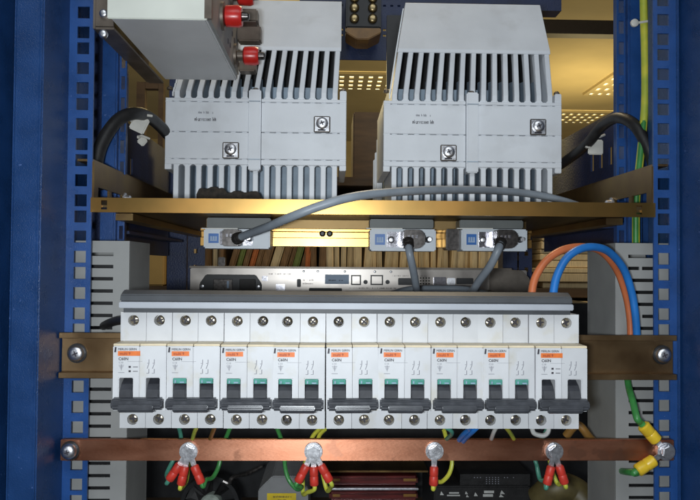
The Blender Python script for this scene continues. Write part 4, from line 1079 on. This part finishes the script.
# dark module with printed symbols
x0, x1, z0, z1 = RECT(434, 486, 530, 530, YQ)
t = thing('control_module', 'dark control module with white printed symbols below the bar', 'module', ((x0+x1)/2, YQ, z0))
build(MB().box(x0, x1, YQ, YQ+0.1, z0, z1), 'body', 'rubber', t, bevel=0.0015)
mm = MB()
def sq(pa, ya_, pb, yb_):
    a, b, c, d = RECT(pa, ya_, pb, yb_, YQ-0.0005); mm._add([(a, YQ-0.0005, c), (b, YQ-0.0005, c), (b, YQ-0.0005, d), (a, YQ-0.0005, d)], [(0,1,2,3)])
def tri(pa, ya_, pb, yb_):
    a, b, c, d = RECT(pa, ya_, pb, yb_, YQ-0.0005); mm._add([(a, YQ-0.0005, c), (b, YQ-0.0005, c), (a+(b-a)*0.3, YQ-0.0005, d)], [(0,1,2)])
tri(440, 491, 444, 495); sq(449, 492, 459, 493.6); sq(447, 494.6, 460, 496); tri(465, 491, 468, 494); tri(466, 494.5, 469, 497); tri(474, 492, 478, 496)
sq(484, 490.5, 494, 493); sq(483, 494, 493, 496.6); tri(500, 490, 505, 494); tri(499, 494, 504, 497)
build(mm, 'printed_symbols', 'wire_white', t)
mm = MB(); rg = random.Random(3)
for r_ in range(4):
    for c_ in range(14):
        if 4 <= c_ < 9 or (r_ < 1 and rg.random() < 0.6):
            sq(474+c_*3, 477+r_*2, 475+c_*3, 477.9+r_*2)
x0, x1, z0, z1 = RECT(460, 474, 530, 485.6, YQ+0.004)
o2 = build(MB().box(x0, x1, YQ+0.004, YQ+0.1, z0, z1), 'vent_panel', 'rubber', t)
build(mm, 'vent_dots', 'ink_grey', o2)
# fan
c = at(211, 503, YQ-0.02)
t = thing('cooling_fan', 'black cooling fan with pale hub beside the grey box', 'fan', (c.x, c.y, c.z-0.03))
rim = MB(); prof = []
rim.lathe(c, (0, -1, 0), [(-0.01, 0.031), (0.008, 0.031), (0.008, 0.027), (-0.008, 0.027)], 32)
build(rim, 'fan_rim', 'black', t, smooth=True)
build(MB().lathe(c, (0, -1, 0), [(-0.006, 0.011), (0.006, 0.011), (0.008, 0.009), (0.008, 0)], 24), 'fan_hub', 'fan_hub', t, smooth=True)
for k in range(7):
    a = k*2*math.pi/7; u = Vector((math.cos(a), 0, math.sin(a))); v = Vector((-math.sin(a), 0, math.cos(a)))
    q = [c+u*0.0105-v*0.003+Vector((0, 0.004, 0)), c+u*0.026-v*0.007+Vector((0, 0.004, 0)), c+u*0.026+v*0.006-Vector((0, 0.005, 0)), c+u*0.0105+v*0.004-Vector((0, 0.005, 0))]
    q2 = [p+Vector((0, 0.0012, 0)) for p in q]
    build(MB()._add(q+q2, [(0,1,2,3),(7,6,5,4),(0,4,5,1),(1,5,6,2),(2,6,7,3),(3,7,4,0)]), 'fan_blade', 'rubber', t)
for px_, py_ in ((229, 477), (231, 482)):
    pass
c2_ = at(230, 480, YQ-0.03)
o = build(MB().tube([P(223, 481, YQ-0.03), P(229, 483, YQ-0.03), P(233, 477, YQ-0.03), P(246, 474, YQ-0.01), P(262, 466, YQ)], 0.0022, 8), 'loose_lead', 'gunmetal', smooth=True)
tag(o, 'dark loose lead running from the fan towards the grey box', 'wire')
# olive sleeve
o = build(MB().tube([P(540, 500, 0.66), P(556, 488, 0.65), P(575, 492, 0.65), P(592, 512, 0.64)], 0.014, 16), 'cable_sleeve', 'olive', smooth=True)
tag(o, 'olive brown cable sleeve under the red lugs beside the duct', 'cable sleeve')
o = build(MB().tube([P(566, 436, 0.585), P(578, 425, 0.58), P(592, 440, 0.58), P(610, 452, 0.60)], 0.0035, 10), 'brown_cable', 'amber', smooth=True)
tag(o, 'brown cable hooked behind the bar beside the last breaker', 'cable')
